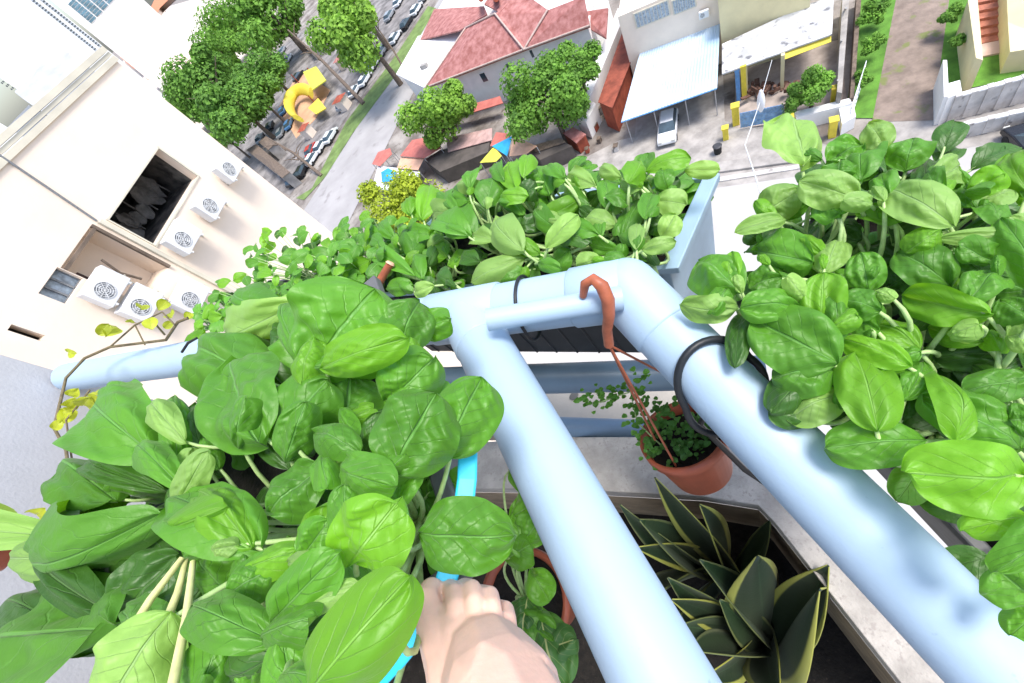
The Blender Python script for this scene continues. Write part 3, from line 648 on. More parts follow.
# brick-red water tank and pipes near the large tree
wt = thing('red_hut', 'small brick red box hut beside the large dark green tree', 'hut', G(573, 140))
MB().prism([Pz(564, 134, 1.6), Pz(576, 142, 1.6), Pz(585, 134, 1.6), Pz(573, 128, 1.6)], 0).build('wall', brick, wt)
MB().plate([Pz(563, 133, 1.75), Pz(576, 143, 1.75), Pz(586, 134, 1.75), Pz(573, 127, 1.75)], .1).build('roof', rooft, wt)
for i, (x, y, s) in enumerate([(603, 112, .8), (609, 122, .6), (596, 130, .7), (600, 142, .5), (617, 150, .6), (588, 152, .5)]):
    p = G(x, y); r = thing('scrap_crate', ['grey scrap crate at the foot of the brick shed', 'small grey crate second below the brick shed', 'rusty brown crate right of the red hut', 'low brown crate in the dusty yard', 'pale crate at the corner of the dusty yard', 'small rusty crate below the large tree'][i], 'crate', p, 'crates in the dusty yard')
    MB().box(p + ZUP * s / 2, s, s * .8, s, (1, .3 * i, 0), (-.3 * i, 1, 0)).build('box', [conc, conc, brick, wood, wallst, brick][i], r, bevel=.03)
    MB().box(p + ZUP * (s + .03), s * 1.05, s * .85, .06, (1, .3 * i, 0), (-.3 * i, 1, 0)).build('lid', wood, r)

# ---------------------------------------------------------------- stalls with tarps
def canopy(name, label, px, z, mt, lift=.0, cat='canopy', posts=True, group=None):
    top = [Pz(x, y, z) for x, y in px]; c = sum(top, V((0, 0, 0))) / len(top); r = thing(name, label, cat, (c.x, c.y, 0), group)
    n = len(top); ap = c + ZUP * (lift + .001)
    if lift: b = MB(); b.add(top + [ap], [(i, (i + 1) % n, n) for i in range(n)])
    else: b = MB(); b.add(top, [tuple(range(n))])
    o = b.build('canopy_sheet', mt, r); o.modifiers.new('t', 'SOLIDIFY').thickness = .05
    if posts:
        for p in top: MB().tube([V((p.x, p.y, 0)), p.lerp(c, .04)], .05, 6).build('post', steel, r)
    return r
shade_in = mat('stall_shade', (.10, .085, .075), .9, .3, .8)  # dark solid tone stands in for the shade beneath the stall roofs
cg = 'market canopies by the street'
canopy('stall_canopy', 'faded red canopy below the round light green tree', [(400, 156), (412, 140), (433, 136), (441, 148), (424, 158)], 2.8, tarpr, .4, group=cg)
canopy('stall_canopy', 'peach coloured canopy just below the faded red one', [(397, 168), (401, 157), (424, 158), (418, 170)], 2.5, tarpo, group=cg)
canopy('stall_canopy', 'small long red canopy nearest the street', [(372, 164), (378, 152), (390, 148), (392, 154), (380, 166)], 2.6, tarpr, .2, group=cg)
canopy('stall_canopy', 'bright blue umbrella canopy over the white stall', [(382, 182), (381, 172), (388, 168), (396, 172), (393, 181)], 2.8, tarpb, .5, group=cg)
canopy('stall_canopy', 'white stall canopy under the blue umbrella', [(372, 188), (378, 166), (398, 168), (420, 172), (414, 186), (396, 192)], 2.2, whitep, .3, group=cg)
canopy('stall_canopy', 'blue triangular canopy between yellow and peach ones', [(492, 146), (512, 136), (507, 156)], 2.8, tarpb, group=cg)
canopy('stall_canopy', 'yellow triangular canopy above the leafy planter', [(480, 163), (494, 147), (502, 156), (496, 162)], 2.6, tarpy, group=cg)
canopy('stall_canopy', 'peach canopy under the large dark green tree', [(509, 156), (514, 136), (537, 146), (526, 154)], 2.8, tarpo, .2, group=cg)
canopy('stall_canopy', 'dull red canopy left of the blue triangular one', [(490, 146), (496, 132), (512, 134), (500, 146)], 2.4, tarpr, group=cg)
sh = thing('stall_shed', 'open fronted stall, its shade a dark block, under the round light green tree', 'stall', G(455, 150))
MB().prism([Pz(424, 160, 2.0), Pz(440, 150, 2.0), Pz(490, 140, 2.0), Pz(488, 152, 2.0), Pz(440, 172, 2.0)], 0).build('stall_shade_block', shade_in, sh)
MB().plate([Pz(446, 138, 2.3), Pz(492, 128, 2.3), Pz(492, 140, 2.2), Pz(448, 152, 2.2)], .08).build('roof', mat('pinkish_sheet', (.46, .30, .27), .8, .3, 1), sh)
sh = thing('stall_shed', 'open stall, its shade a dark block, between the peach canopy and the red hut', 'stall', G(545, 155))
MB().prism([Pz(528, 150, 1.8), Pz(560, 140, 1.8), Pz(572, 146, 1.8), Pz(540, 160, 1.8)], 0).build('stall_shade_block', shade_in, sh)
MB().plate([Pz(530, 146, 2.0), Pz(560, 138, 2.0), Pz(566, 142, 1.95), Pz(536, 152, 1.95)], .06).build('roof', wood, sh)

# ---------------------------------------------------------------- cars
def make_car(col, label, group):
    r = thing('parked_car', label, 'car', (0, 0, 0), group)
    b = MB(); pr = [(-2.15, .35), (-2.15, .82), (-1.95, .92), (-.9, .95), (1.0, .95), (2.0, .80), (2.15, .55), (2.15, .35)]
    n = len(pr); vs = [V((x, -.86, z)) for x, z in pr] + [V((x, .86, z)) for x, z in pr]
    b.add(vs, [tuple(range(n)), tuple(range(2 * n - 1, n - 1, -1))] + [(i, (i + 1) % n, (i + 1) % n + n, i + n) for i in range(n)]); b.build('body', carm[col], r, bevel=.08)
    b = MB(); b.add([V(p) for p in [(-1.9, -.78, .93), (1.1, -.78, .93), (1.1, .78, .93), (-1.9, .78, .93), (-1.45, -.62, 1.42), (.3, -.62, 1.42), (.3, .62, 1.42), (-1.45, .62, 1.42)]], [(0, 1, 5, 4), (1, 2, 6, 5), (2, 3, 7, 6), (3, 0, 4, 7), (4, 5, 6, 7)]); b.build('windows', glass, r)
    b = MB(); b.box((-.57, 0, 1.435), 1.72, 1.2, .05); b.build('roof', carm[col], r, bevel=.02)
    for x in (-1.35, 1.35):
        for y in (-.78, .78): MB().tube([V((x, y - .1, .32)), V((x, y + .1, .32))], .32, 14).build('wheel', rubber, r)
    for y in (-.6, .6): MB().box((2.13, y, .68), .08, .3, .14).build('headlight', lampm, r)
    return r
carp = {}
sd = (G(425, 30) - G(330, 200)); sa = math.atan2(sd.y, sd.x)
cars = [(418, 12, 'white', 0), (408, 26, 'black', 0), (397, 40, 'white', 0), (426, -2, 'silver', 0), (391, 18, 'silver', .1), (400, 4, 'white', .1),
        (376, 66, 'white', 0), (367, 82, 'white', 0), (357, 93, 'white', .1), (385, 52, 'silver', 0), (345, 106, 'silver', 0),
        (333, 138, 'white', 0), (323, 148, 'white', .1), (315, 160, 'white', 0), (305, 172, 'black', .2), (296, 181, 'black', 0), (286, 176, 'silver', 1.2),
        (291, 126, 'blue', .5), (283, 134, 'silver', .5), (285, 112, 'blue', .6), (272, 128, 'black', .6), (300, 78, 'black', 0), (284, 52, 'silver', .4), (290, 60, 'white', .4), (313, 152, 'red', .4), (270, 95, 'blue', 1.0), (262, 140, 'silver', .6)]
cl = ['first white car in the roadside line at the top edge', 'black car second in the roadside line at the top', 'white car third in the roadside line near the top', 'silver car cut by the top edge of the roadside line', 'silver car under the bright round tree', 'white car half under the bright round tree at the top',
      'white car beside the grass verge level with the white house', 'white car just below the brown trunk crossing the verge', 'white car at the lower end of the middle roadside group', 'silver car at the upper end of the middle roadside group', 'silver car near the red box by the verge',
      'white car at the upper end of the lowest roadside group', 'white car second in the lowest roadside group', 'white car third in the lowest roadside group', 'black car by the lower end of the verge', 'black car nearest the cream block', 'silver car parked across beside the black cars',
      'blue car beside the playground', 'silver car next to the blue car by the playground', 'blue car above the playground edge', 'black car between playground and dark trees', 'black car above the yellow playground roof', 'silver car under the trees at the top left', 'white car under the trees at the top left', 'small red car between the playground and white cars', 'blue car in tree shade', 'silver car by the wooden roofs']
for (x, y, col, da), lb in zip(cars, cl):
    if col not in carp: o = carp[col] = make_car(col, lb, 'cars around the car park')
    else: o = copy_tree(carp[col]); o['label'] = lb
    o.location = G(x, y, .06); o.rotation_euler.z = sa + da
ac_dir = (G(700, 187) - G(600, 187))
o = copy_tree(carp['black']); o.location = G(1034, 154, .03); o.rotation_euler.z = math.atan2(yn.y, yn.x) + .25; o['label'] = 'dark car at the right edge beside the stained white wall'; o['group'] = 'cars near the pale road'
o = copy_tree(carp['white']); o.location = G(669, 132, .05); o.rotation_euler.z = math.atan2(-cn_.y, -cn_.x) ; o['label'] = 'white car parked nose out under the blue white awning'; o['group'] = 'cars near the pale road'
# far row of dark vehicles beyond the parapet
for i in range(9):
    o = copy_tree(carp['black']); x, y = lerp(121, 166, i / 8), lerp(54, 12, i / 8); o.location = G(x, y, .05); o.rotation_euler.z = sa + 1.2; o['label'] = 'tiny dark vehicle in the far line beside the parapet'; o['group'] = 'tiny vehicles in the far line'

# ---------------------------------------------------------------- playground and sheds by the car park
pg = thing('playground', 'yellow playground roofs on an orange pad in the car park', 'playground', G(305, 100))
flatp = MB(); flatp.plate([G(278, 108, .12), G(300, 70, .12), G(330, 90, .12), G(316, 118, .12), G(296, 138, .12)], .1); flatp.build('pad', mat('orange_pad', (.55, .33, .2), .85, .2, .3), pg)
K = 14; ring = MB(); pts = []
for k in range(K): pts.append(G(302 + 13 * math.cos(math.pi * (.25 + 1.25 * k / K)), 104 - 15 * math.sin(math.pi * (.25 + 1.25 * k / K)), 2.6))
ring.tube(pts, 1.3, 8, flat=.4); ring.build('curved_roof', yellowp, pg)
MB().plate([G(303, 72, 3), G(316, 66, 3), G(326, 80, 3), G(312, 90, 3)], .2).build('roof', tarpy, pg)
MB().plate([G(308, 108, 2), G(318, 98, 2), G(326, 108, 2), G(316, 114, 2)], .2).build('slide_deck', yellowp, pg)
for x, y in ((300, 84), (316, 78), (295, 112), (318, 106)): MB().tube([G(x, y), G(x, y) + ZUP * 2.8], .15, 6).build('post', brick, pg)
for i, (x, y, w_, mt, lb) in enumerate([(347, 108, 2.2, brick, 'pinkish red roofed booth beside the verge'), (347, 66, 2.6, rooft, 'red roofed kiosk under the bright round tree'), (312, 136, 2.0, brick, 'bright red booth below the playground')]):
    p = G(x, y); r = thing('red_booth', lb, 'booth', p, 'booths in the car park')
    MB().box(p + ZUP * 1.1, w_, w_, 2.2, sd, None or sd.cross(ZUP)).build('wall', cream, r); MB().box(p + ZUP * 2.4, w_ * 1.3, w_ * 1.3, .3, sd, sd.cross(ZUP), taper=.5).build('roof', mt, r)
for i, (q_, lb) in enumerate([([(246, 150), (256, 144), (290, 172), (282, 178)], 'long brown grey shed roof nearest the cream block'), ([(258, 142), (266, 136), (276, 143), (268, 150)], 'brown shed roof behind the long one'), ([(262, 60), (268, 52), (282, 66), (276, 74)], 'grey lodge roof under the top left trees'), ([(300, 40), (316, 26), (326, 34), (308, 50)], 'pale roof between the two top trees')]):
    roofbuilding('shed', lb, q_, 3, conc, wood if i < 2 else conc, .6, 'shed')
# leaning bare trunks
for i, (a0, a1, r0, lb) in enumerate([((364, 104, 0), (288, 30, 9), .45, 'bare brown tree trunk rising from the verge towards the top left'), ((322, 176, 0), (268, 138, 6), .35, 'bare trunk by the shed roofs near the cream block'), ((417, 92, 0), (372, 20, 9), .22, 'dark slender trunk crossing the verge towards the bright round tree')]):
    A_, B_ = G(*a0), G(*a1); r = thing('bare_tree', lb, 'tree', A_); b = MB(); mid = A_.lerp(B_, .5) + V((.4, .2, .3))
    b.tube([A_, mid, B_], [r0, r0 * .75, r0 * .4], 8); b.build('trunk', bark, r); rr = random.Random(i)
    b = MB()
    for k in range(7 if i < 2 else 3):
        p = A_.lerp(B_, rr.uniform(.35, .95)); e = p + V((rr.uniform(-3, 3), rr.uniform(-3, 3), rr.uniform(.3, 2))); b.tube([p, p.lerp(e, .5) + ZUP * .3, e], [r0 * .4, r0 * .25, r0 * .08], 5)
    b.build('branch', bark, r)
# overhead wire with its weight over the courtyard
ow = thing('clothes_line', 'thin white line with a white float hanging over the courtyard gate', 'line', low(762, 100, 8))
MB().tube([low(772, 60, 12), low(760, 102, 9), low(745, 145, 6), low(764, 203, 3.2)], .009, 6).build('cord', whitep, ow)
fl = low(761, 102, 9); b = MB(); b.tube([fl + _dn * 0 + ZUP * .35, fl + ZUP * .2, fl, fl - ZUP * .2, fl - ZUP * .3], [.03, .08, .10, .08, .03], 12); b.build('float', whitep, ow)
# ================================================================ balcony: walls, ledge, pipes
PE = at(70, 377, 1.62)                                # far left end of the long cross pipe
fw = thing('balcony_side_wall', 'pale stuccoed wall at the left edge behind the vine', 'wall', (PE.x - .05, PE.y, 20))
top_e = low(-5, 337, .42)                             # the wall's far upright edge passes through here
wx = PE.x - .03
b = MB(); yf = PE.y + .04; b.box((wx - .12, yf - 1.5, 28.2), .24, 3.0, 12.0); b.build('wall', stucco, fw, bevel=.004)
def pipe(name, label, pts, r, mt, group='blue painted pipes of the rack', caps=True, n=40):
    o = thing(name, label, 'pipe', pts[0], group); b = MB(); b.tube(pts, r, n); b.build('tube', mt, o)
    return o
C1 = at(626, 290, .76)
B0, B1 = C1.copy(), at(1085, 757, .44)
A1 = at(690, 735, .42)
RP = .055
def proj(p):
    v = p - CAM; d = v.dot(KF); return (CX + F * v.dot(KR) / d, CY + F * v.dot(KS) / d)
def on_line(P, Q, px, py):                            # the point of a straight pipe nearest to a sight line
    best = min(range(1001), key=lambda i: ((lambda c: (c[0] - px) ** 2 + (c[1] - py) ** 2)(proj(P.lerp(Q, i / 1000)))))
    return P.lerp(Q, best / 1000)
A0 = on_line(PE, C1, 468, 318)
pipe('rack_pipe', 'thick blue painted pipe running down the middle of the photo to the bottom edge', [A0, A1], RP, pipe_blue)
pipe('rack_pipe', 'thick blue painted pipe running to the lower right corner', [B0 + (B0 - B1).normalized() * .0, B1], RP, pipe_blue)
pipe('rack_pipe', 'long blue cross pipe joining the tops of both thick pipes and reaching the left wall', [PE, C1], RP * .97, pipe_blue)
def ball(b, c, r, K=14, M_=28):
    vs = [c + V((math.sin(math.pi * i / K) * math.cos(2 * math.pi * j / M_), math.sin(math.pi * i / K) * math.sin(2 * math.pi * j / M_), math.cos(math.pi * i / K))) * r for i in range(K + 1) for j in range(M_)]
    return b.add(vs, [(i * M_ + j, i * M_ + (j + 1) % M_, (i + 1) * M_ + (j + 1) % M_, (i + 1) * M_ + j) for i in range(K) for j in range(M_)], smooth=True)
cdv = (C1 - PE).normalized()
for P_, Q_, lb, e0, e1 in ((A0, A1, 'blue pipe tee where the middle pipe meets the cross pipe', -.085, .085), (B0, B1, 'blue elbow joint where the right pipe meets the cross pipe', -.10, 0)):
    d = (Q_ - P_).normalized(); o = thing('pipe_joint', lb, 'pipe joint', P_, 'joints of the rack')
    b = MB(); b.tube([P_, P_ + d * .100, P_ + d * .103, P_ + d * .104], [RP * 1.05, RP * 1.05, RP * 1.03, RP], 40); b.build('socket', pipe_blue, o)
    b = MB(); b.tube([P_ + cdv * e0, P_ + cdv * (e0 + .004), P_ + cdv * (e1 - .004), P_ + cdv * e1], [RP * .99, RP * 1.05, RP * 1.05, RP * .99], 40)
    if e1 == 0: ball(b, P_, RP * 1.052)
    b.build('sleeve', pipe_blue, o)
sp0, sp1 = at(488, 320, .74), at(622, 298, .70)
pipe('rack_brace', 'slim blue pipe bridging the two thick pipes just below the cross pipe', [sp0, sp1], .0205, pipe_blue)
pipe('rack_pipe', 'lower blue pipe, darkened for shade, seen between the two thick pipes', [at(300, 386, 1.6), at(760, 372, 1.30)], .052, pipe_shade)
pipe('rack_pipe', 'short stretch of the lowest blue pipe behind the hanging pot', [at(480, 424, 1.75), at(760, 434, 1.75)], .042, pipe_shade)
# cable loops
def loop(P, axis, r, th, name, label, tail=None, sag=0.0, up=ZUP, pipe_ax=None):
    axis = axis.normalized(); s = axis.orthogonal().normalized(); q = axis.cross(s)
    pa = (pipe_ax or axis).normalized(); pts = []
    for k in range(49):
        a = 2 * math.pi * k / 48; w_ = s * math.cos(a) + q * math.sin(a); rad = (w_ - pa * w_.dot(pa)).length
        pts.append(P + w_ * (r / rad + sag * max(0, -w_.dot(up))))
    o = thing(name, label, 'cable', P); b = MB(); b.tube(pts, th, 8, cap=False); b.build('loop', cable_black, o)
    if tail: b = MB(); b.tube(tail, th, 8); b.build('tail', cable_black, o)
    return o
cax = (C1 - PE); lp = PE.lerp(C1, (528 - 66) / (632 - 66)) 
tt = 0.0
loop(on_line(PE, C1, 527, 305), cax, RP + .004, .0035, 'cable_loop', 'thin black loop around the cross pipe left of the brown hook', sag=.02)
lb0 = on_line(B0, B1, 722, 378)
loop(lb0, (B1 - B0).normalized() + ZUP * .75, RP + .007, .0062, 'cable_loop', 'thick black cable loop around the right pipe above the hanging pot', tail=[lb0 + V((.02, .02, -.05)), at(700, 425, .86), at(745, 470, .95), at(790, 500, 1.05)], sag=.03, pipe_ax=B1 - B0)
vt = at(186, 346, 1.15)
tw = thing('tie_wire', 'short dark wire end sticking up from the cross pipe beside the vine', 'wire', vt); MB().tube([at(182, 352, 1.16), at(188, 343, 1.14), at(197, 338, 1.13)], [.004, .004, .003], 6).build('wire', cable_black, tw)

# concrete trough ledge with the snake plants
HL = 1.62
def pl(x, y, h=HL): return low(x, y, h)
lg_ = thing('planting_trough', 'built in concrete trough with a speckled rim holding the snake plants', 'trough', pl(760, 600, 2.1))
outer = [pl(330, 452), pl(560, 437), pl(700, 437), pl(735, 440), pl(850, 545), pl(1080, 790)]
inner = [pl(330, 487), pl(560, 489), pl(700, 496), pl(758, 505), pl(776, 524), pl(985, 790)]
b = MB(); n = len(outer); vs = outer + inner + [p - ZUP * .12 for p in outer] + [p - ZUP * .12 for p in inner]
fs = []
for i in range(n - 1):
    fs += [(i, i + 1, n + i + 1, n + i), (2 * n + i, 3 * n + i, 3 * n + i + 1, 2 * n + i + 1), (i, 2 * n + i, 2 * n + i + 1, i + 1), (n + i, n + i + 1, 3 * n + i + 1, 3 * n + i)]
fs += [(0, n, 3 * n, 2 * n), (n - 1, 3 * n - 1, 4 * n - 1, 2 * n - 1)]
b.add(vs, fs); b.build('rim', granite, lg_, bevel=.004)
b = MB(); innr = inner; HB = .75
vs = [p - ZUP * .121 for p in innr] + [p - ZUP * HB for p in innr]; b.add(vs, [(i, i + 1, i + 1 + n, i + n) for i in range(n - 1)])
b.build('inner_wall', mat('shaded_wall', (.26, .20, .13), .95, .3, 8, bump=.3), lg_)  # brown tone carries the shadow inside the trough
b = MB(); vs = [p - ZUP * .121 for p in outer] + [p - ZUP * .62 for p in outer]; b.add(vs, [(i, i + 1, i + 1 + n, i + n) for i in range(n - 1)]); b.build('outer_wall', granite, lg_)
sb = MB(); c0 = [p - ZUP * (HB - .01) for p in innr] + [pl(1000, 900) - ZUP * HB, pl(520, 900) - ZUP * HB, pl(330, 700) - ZUP * HB]
cc = sum(c0, V((0, 0, 0))) / len(c0); sb.add(c0 + [cc], [(i, (i + 1) % len(c0), len(c0)) for i in range(len(c0))]); sb.build('soil', soil, lg_)
# light slab beneath the rack between the pipes
sl_ = thing('concrete_sill', 'pale concrete sill with a small drain hole between the lower pipes', 'ledge', low(600, 405, 2.2))
b = MB(); b.plate([low(440, 386, 2.15), low(730, 376, 2.15), low(760, 436, 2.15), low(440, 434, 2.15)], .15); b.build('slab', mat('cream_sill', (.46, .42, .36), .85, .12, 3, bump=.2, bscale=30), sl_)
hp = low(574, 396, 2.148); b = MB(); b.add([hp + V((math.cos(a) * .03, math.sin(a) * .022, .003)) for a in [2 * math.pi * k / 14 for k in range(14)]], [tuple(range(14))]); b.build('drain_hole', void, sl_)

# ================================================================ leaves
def blade(B, T, w, nrm, arch=.12, cup=.12, pucker=.035, ruffle=.04, droop=.1, seed=0, nu=22, nv=14, c=.55, roll=0.0, tip=.5, bend=0.0, nveins=6.0, slope=2.4, bp=.75):
    ax = T - B; Ln = ax.length; t = ax / Ln; n = (nrm - t * nrm.dot(t)).normalized()
    if roll: n = Matrix.Rotation(roll, 3, t) @ n
    s = t.cross(n); rnd = random.Random(seed); p1, p2, p3 = rnd.uniform(0, 6), rnd.uniform(0, 6), rnd.uniform(0, 6); k1 = rnd.uniform(9, 15); asym = rnd.uniform(-.06, .06)
    vs = []; uv = []; fs = []
    for i in range(nu + 1):
        u = i / nu
        if u < c: f = math.sin(math.pi / 2 * (u / c)) ** bp
        else: f = max(0, 1 - ((u - c) / (1 - c)) ** (2 + tip)) ** tip
        f = max(f, .02)
        for j in range(nv + 1):
            v = -1 + 2 * j / nv; av = abs(v)
            x = v * w / 2 * f * (1 + asym * (1 if v > 0 else -1)) * (1 + .03 * math.sin(7 * u + p3) * (1 if v > 0 else -.7))
            y = u * Ln - .10 * Ln * av * av * (1 - u) * (1 if u > .2 else u * 5) * .6
            z = arch * Ln * (4 * u * (1 - u)) - droop * Ln * u * u + cup * w * (av ** 1.8) * f - .035 * w * math.exp(-(v / .12) ** 2) * (1 - u)
            ph = u * nveins + av * slope + .35 * noise.noise(V((u * 4 + p3, v * 3, p1)))
            z += pucker * w * f * (abs(math.sin(math.pi * (ph + .0))) ** .7 - .5) * min(1, av * 4) * (1 - av ** 6) * (.55 + 1.1 * abs(noise.noise(V((u * 2.2 + p2, v * 1.7 + p1, 3.3)))) * 1.6)
            z += pucker * .55 * w * noise.noise(V((u * 9 + p1 * 3, v * 5 + p2 * 3, p3))) * f
            z += ruffle * w * math.sin(u * k1 + p2 + (1.6 if v > 0 else 0)) * av ** 3 * f + bend * w * v * u
            z += (.21 if nu > 20 else .16) * w * noise.noise(V((u * 2.4 + p1 * 7, v * 2.1 + p2 * 5, p3)))
            vs.append(B + t * y + s * x + n * z); uv.append((j / nv, u))
    for i in range(nu):
        for j in range(nv): a = i * (nv + 1) + j; fs.append((a, a + 1, a + nv + 2, a + nv + 1))
    return vs, fs, uv
def leaf_obj(parent, spec_B, spec_T, w, kind, rnd, root, nrm=None, mats=LM, stalk=True, stalk_r=.0035, name='leaf', label=None, smat=None, hires=True, **kw):
    mid = (spec_B + spec_T) / 2; tocam = (CAM - mid).normalized()
    nrm = nrm or (tocam * 1.0 + ZUP * .25 + V((rnd.gauss(0, .24), rnd.gauss(0, .24), rnd.gauss(0, .1)))).normalized()
    vs, fs, uv = blade(spec_B, spec_T, w, nrm, seed=rnd.randrange(9999), nu=26 if hires else 14, nv=16 if hires else 10, **kw)
    b = MB(); b.add(vs, fs, smooth=True, uvs=uv); o = b.build(name, mats[kind] if isinstance(mats, dict) else mats, parent, fixn=False)
    if hires: sm = o.modifiers.new('sub', 'SUBSURF'); sm.levels = sm.render_levels = 1
    if label: o['label'] = label
    if stalk:
        d = (spec_T - spec_B).normalized(); p1 = spec_B - d * (spec_B - root).length * .35 ; p1.z = lerp(p1.z, root.z, .25)
        pts = curve(spec_B + d * w * .25, p1, root, 8)
        pts = [vs[2 * ((26 if hires else 14) // 8) * ((16 if hires else 10) + 1) // 2] * 0 + pts[0]] + pts[1:]
        sb_ = MB(); sb_.tube([spec_B + d * w * .18 - nrm * .004] + pts[1:], [stalk_r * .7] + [lerp(stalk_r * .9, stalk_r * 1.5, i / 8) for i in range(1, 9)], 8)
        sb_.build('leaf_stalk', smat or stalkm, o)
    return o

def plant_bed(specs, roots, hsoil, labels, name, cat, group, seed, dscale=1.0, filler=8, fill_len=.09, fill_h=.10, hires=True, hdef=.3, root_h=None, stalk_r=.0035, echo=0, avoid=None):
    rnd = random.Random(seed); plants = []
    for (x, y, h), lb in zip(roots, labels):
        p = low(x, y, h); p.z = H - hsoil; plants.append((thing(name, lb, cat, p, group), p))
    extra = []
    for sp in specs:
        for e_ in range(echo):
            bx, by, tx, ty, wpx, kind, hb, ht = sp[:8]; L_ = math.hypot(tx - bx, ty - by); a = math.atan2(ty - by, tx - bx) + rnd.choice((-1, 1)) * rnd.uniform(.5, 1.5); q = L_ * rnd.uniform(.6, .95)
            jx, jy = bx + rnd.gauss(0, L_ * .15), by + rnd.gauss(0, L_ * .15)
            if e_ == 1 and rnd.random() < .8:       # small spoon shaped leaves standing above the big ones
                q *= .62; a = math.atan2(ty - by, tx - bx) + rnd.uniform(-1.2, 1.2); extra.append((jx, jy, jx + math.cos(a) * q, jy + math.sin(a) * q, q * rnd.uniform(.6, .8), rnd.choice('mmbp' if kind != 'd' else 'mmd'), hb - rnd.uniform(-.008, .014), ht - rnd.uniform(-.008, .014), {'cup': rnd.uniform(-.6, -.3), 'arch': rnd.uniform(.15, .3)})); continue
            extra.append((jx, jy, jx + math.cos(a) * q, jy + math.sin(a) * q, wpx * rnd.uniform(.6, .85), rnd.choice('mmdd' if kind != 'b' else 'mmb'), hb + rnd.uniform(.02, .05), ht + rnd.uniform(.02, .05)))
    for sp in list(specs) + [x for x in extra if not avoid or avoid(x)]:
        bx, by, tx, ty, wpx, kind, hb, ht = sp[:8]; kw = dict(sp[8]) if len(sp) > 8 else {}
        B = low(bx, by, hb); T = low(tx, ty, ht); mid = (B + T) / 2; nv0 = ((CAM - mid).normalized() + ZUP * .25).normalized(); mx_, my_ = proj(mid); ang = math.atan2(ty - by, tx - bx) + math.pi / 2
        ax_ = (T - B).normalized(); nv0 = (nv0 - ax_ * nv0.dot(ax_)).normalized()
        w = (hit(mx_ + math.cos(ang) * wpx / 2, my_ + math.sin(ang) * wpx / 2, mid, nv0) - hit(mx_ - math.cos(ang) * wpx / 2, my_ - math.sin(ang) * wpx / 2, mid, nv0)).length * (1.03 if hires else 1.0)
        if 'root' in kw: k = kw.pop('root'); pl_ = plants[k]
        else: pl_ = min(plants, key=lambda q: (q[1].xy - B.xy).length)
        kw['arch'] = kw.get('arch', rnd.uniform(.10, .24)); kw.setdefault('cup', rnd.uniform(-.46, -.06)); kw.setdefault('pucker', .045); kw['pucker'] *= (2.1 if hires else 1.5); kw.setdefault('bp', .58 if hires else .75); kw.setdefault('ruffle', rnd.uniform(.04, .11)); kw.setdefault('droop', rnd.uniform(.0, .15)); kw.setdefault('c', rnd.uniform(.46, .62)); kw.setdefault('bend', rnd.uniform(-.12, .12))
        st = kw.pop('stalk', True) and (B - pl_[1]).length < .32; lab = kw.pop('label', None); sm = kw.pop('smat', None)
        leaf_obj(pl_[0], B, T, w, kind, rnd, pl_[1] + V((rnd.gauss(0, .008), rnd.gauss(0, .008), 0)), stalk=st, label=lab, smat=sm, hires=hires, stalk_r=stalk_r, **kw)
    for pl_, p in plants:
        b = MB(); s = MB()
        for k in range(filler):
            a = 2.4 * k + rnd.random(); el = rnd.uniform(.3, .75); Lp = fill_h * rnd.uniform(.6, 1.0); d = V((math.cos(a), math.sin(a), 0)) * math.cos(el) + ZUP * math.sin(el)
            B = p + d * Lp; T = B + (V((d.x, d.y, rnd.uniform(-.1, .35)))).normalized() * fill_len * rnd.uniform(.7, 1.1); w = (T - B).length * rnd.uniform(.6, .8)
            vs, fs, uv = blade(B, T, w, (ZUP + d * -.5).normalized(), seed=rnd.randrange(9999), nu=14, nv=10, cup=rnd.uniform(-.1, .15), droop=rnd.uniform(.05, .3))
            b.add(vs, fs, smooth=True, uvs=uv); s.tube([p, p.lerp(B, .5) + ZUP * .01, B + (T - B) * .15], [stalk_r * 1.3, stalk_r, stalk_r * .7], 6)
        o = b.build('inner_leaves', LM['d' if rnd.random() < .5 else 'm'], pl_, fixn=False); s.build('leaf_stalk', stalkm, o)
    return plants
def trough(name, label, corners, h, depth, th, mt, soilh, cat='planter', group=None, lip=.022, taper=.88):
    pts = [low(x, y, h) for x, y in corners] if not isinstance(corners[0], V) else corners
    c = sum(pts, V((0, 0, 0))) / len(pts); r = thing(name, label, cat, c - ZUP * depth, group); n = len(pts)
    O = [p for p in pts]; I = [p + (c - p).normalized() * th for p in pts]
    OL = [p - (c - p).normalized() * lip for p in pts]; OLb = [p - ZUP * .02 for p in OL]; Ob = [p - ZUP * .021 for p in O]
    Bo = [c + (p - c) * taper - ZUP * depth for p in O]; Bi = [c + (p - c) * taper * .97 - ZUP * (depth - .004) for p in I]
    b = MB(); vs = OL + I + Bi + OLb + Ob + Bo; fs = []
    def ring(a, bb): 
        for i in range(n): j = (i + 1) % n; fs.append((a * n + i, a * n + j, bb * n + j, bb * n + i))
    ring(0, 1); ring(1, 2); ring(0, 3); ring(3, 4); ring(4, 5); fs.append(tuple(range(2 * n, 3 * n))); fs.append(tuple(range(5 * n, 6 * n)))
    b.add(vs, fs); b.build('box', mt, r, bevel=.003)
    q = MB(); sp = [p.lerp(c, .02) - ZUP * (soilh) for p in I]; q.add([V(p) for p in sp] + [c - ZUP * (soilh - .006)], [(i, (i + 1) % n, n) for i in range(n)]); q.build('soil', soil, r)
    return r
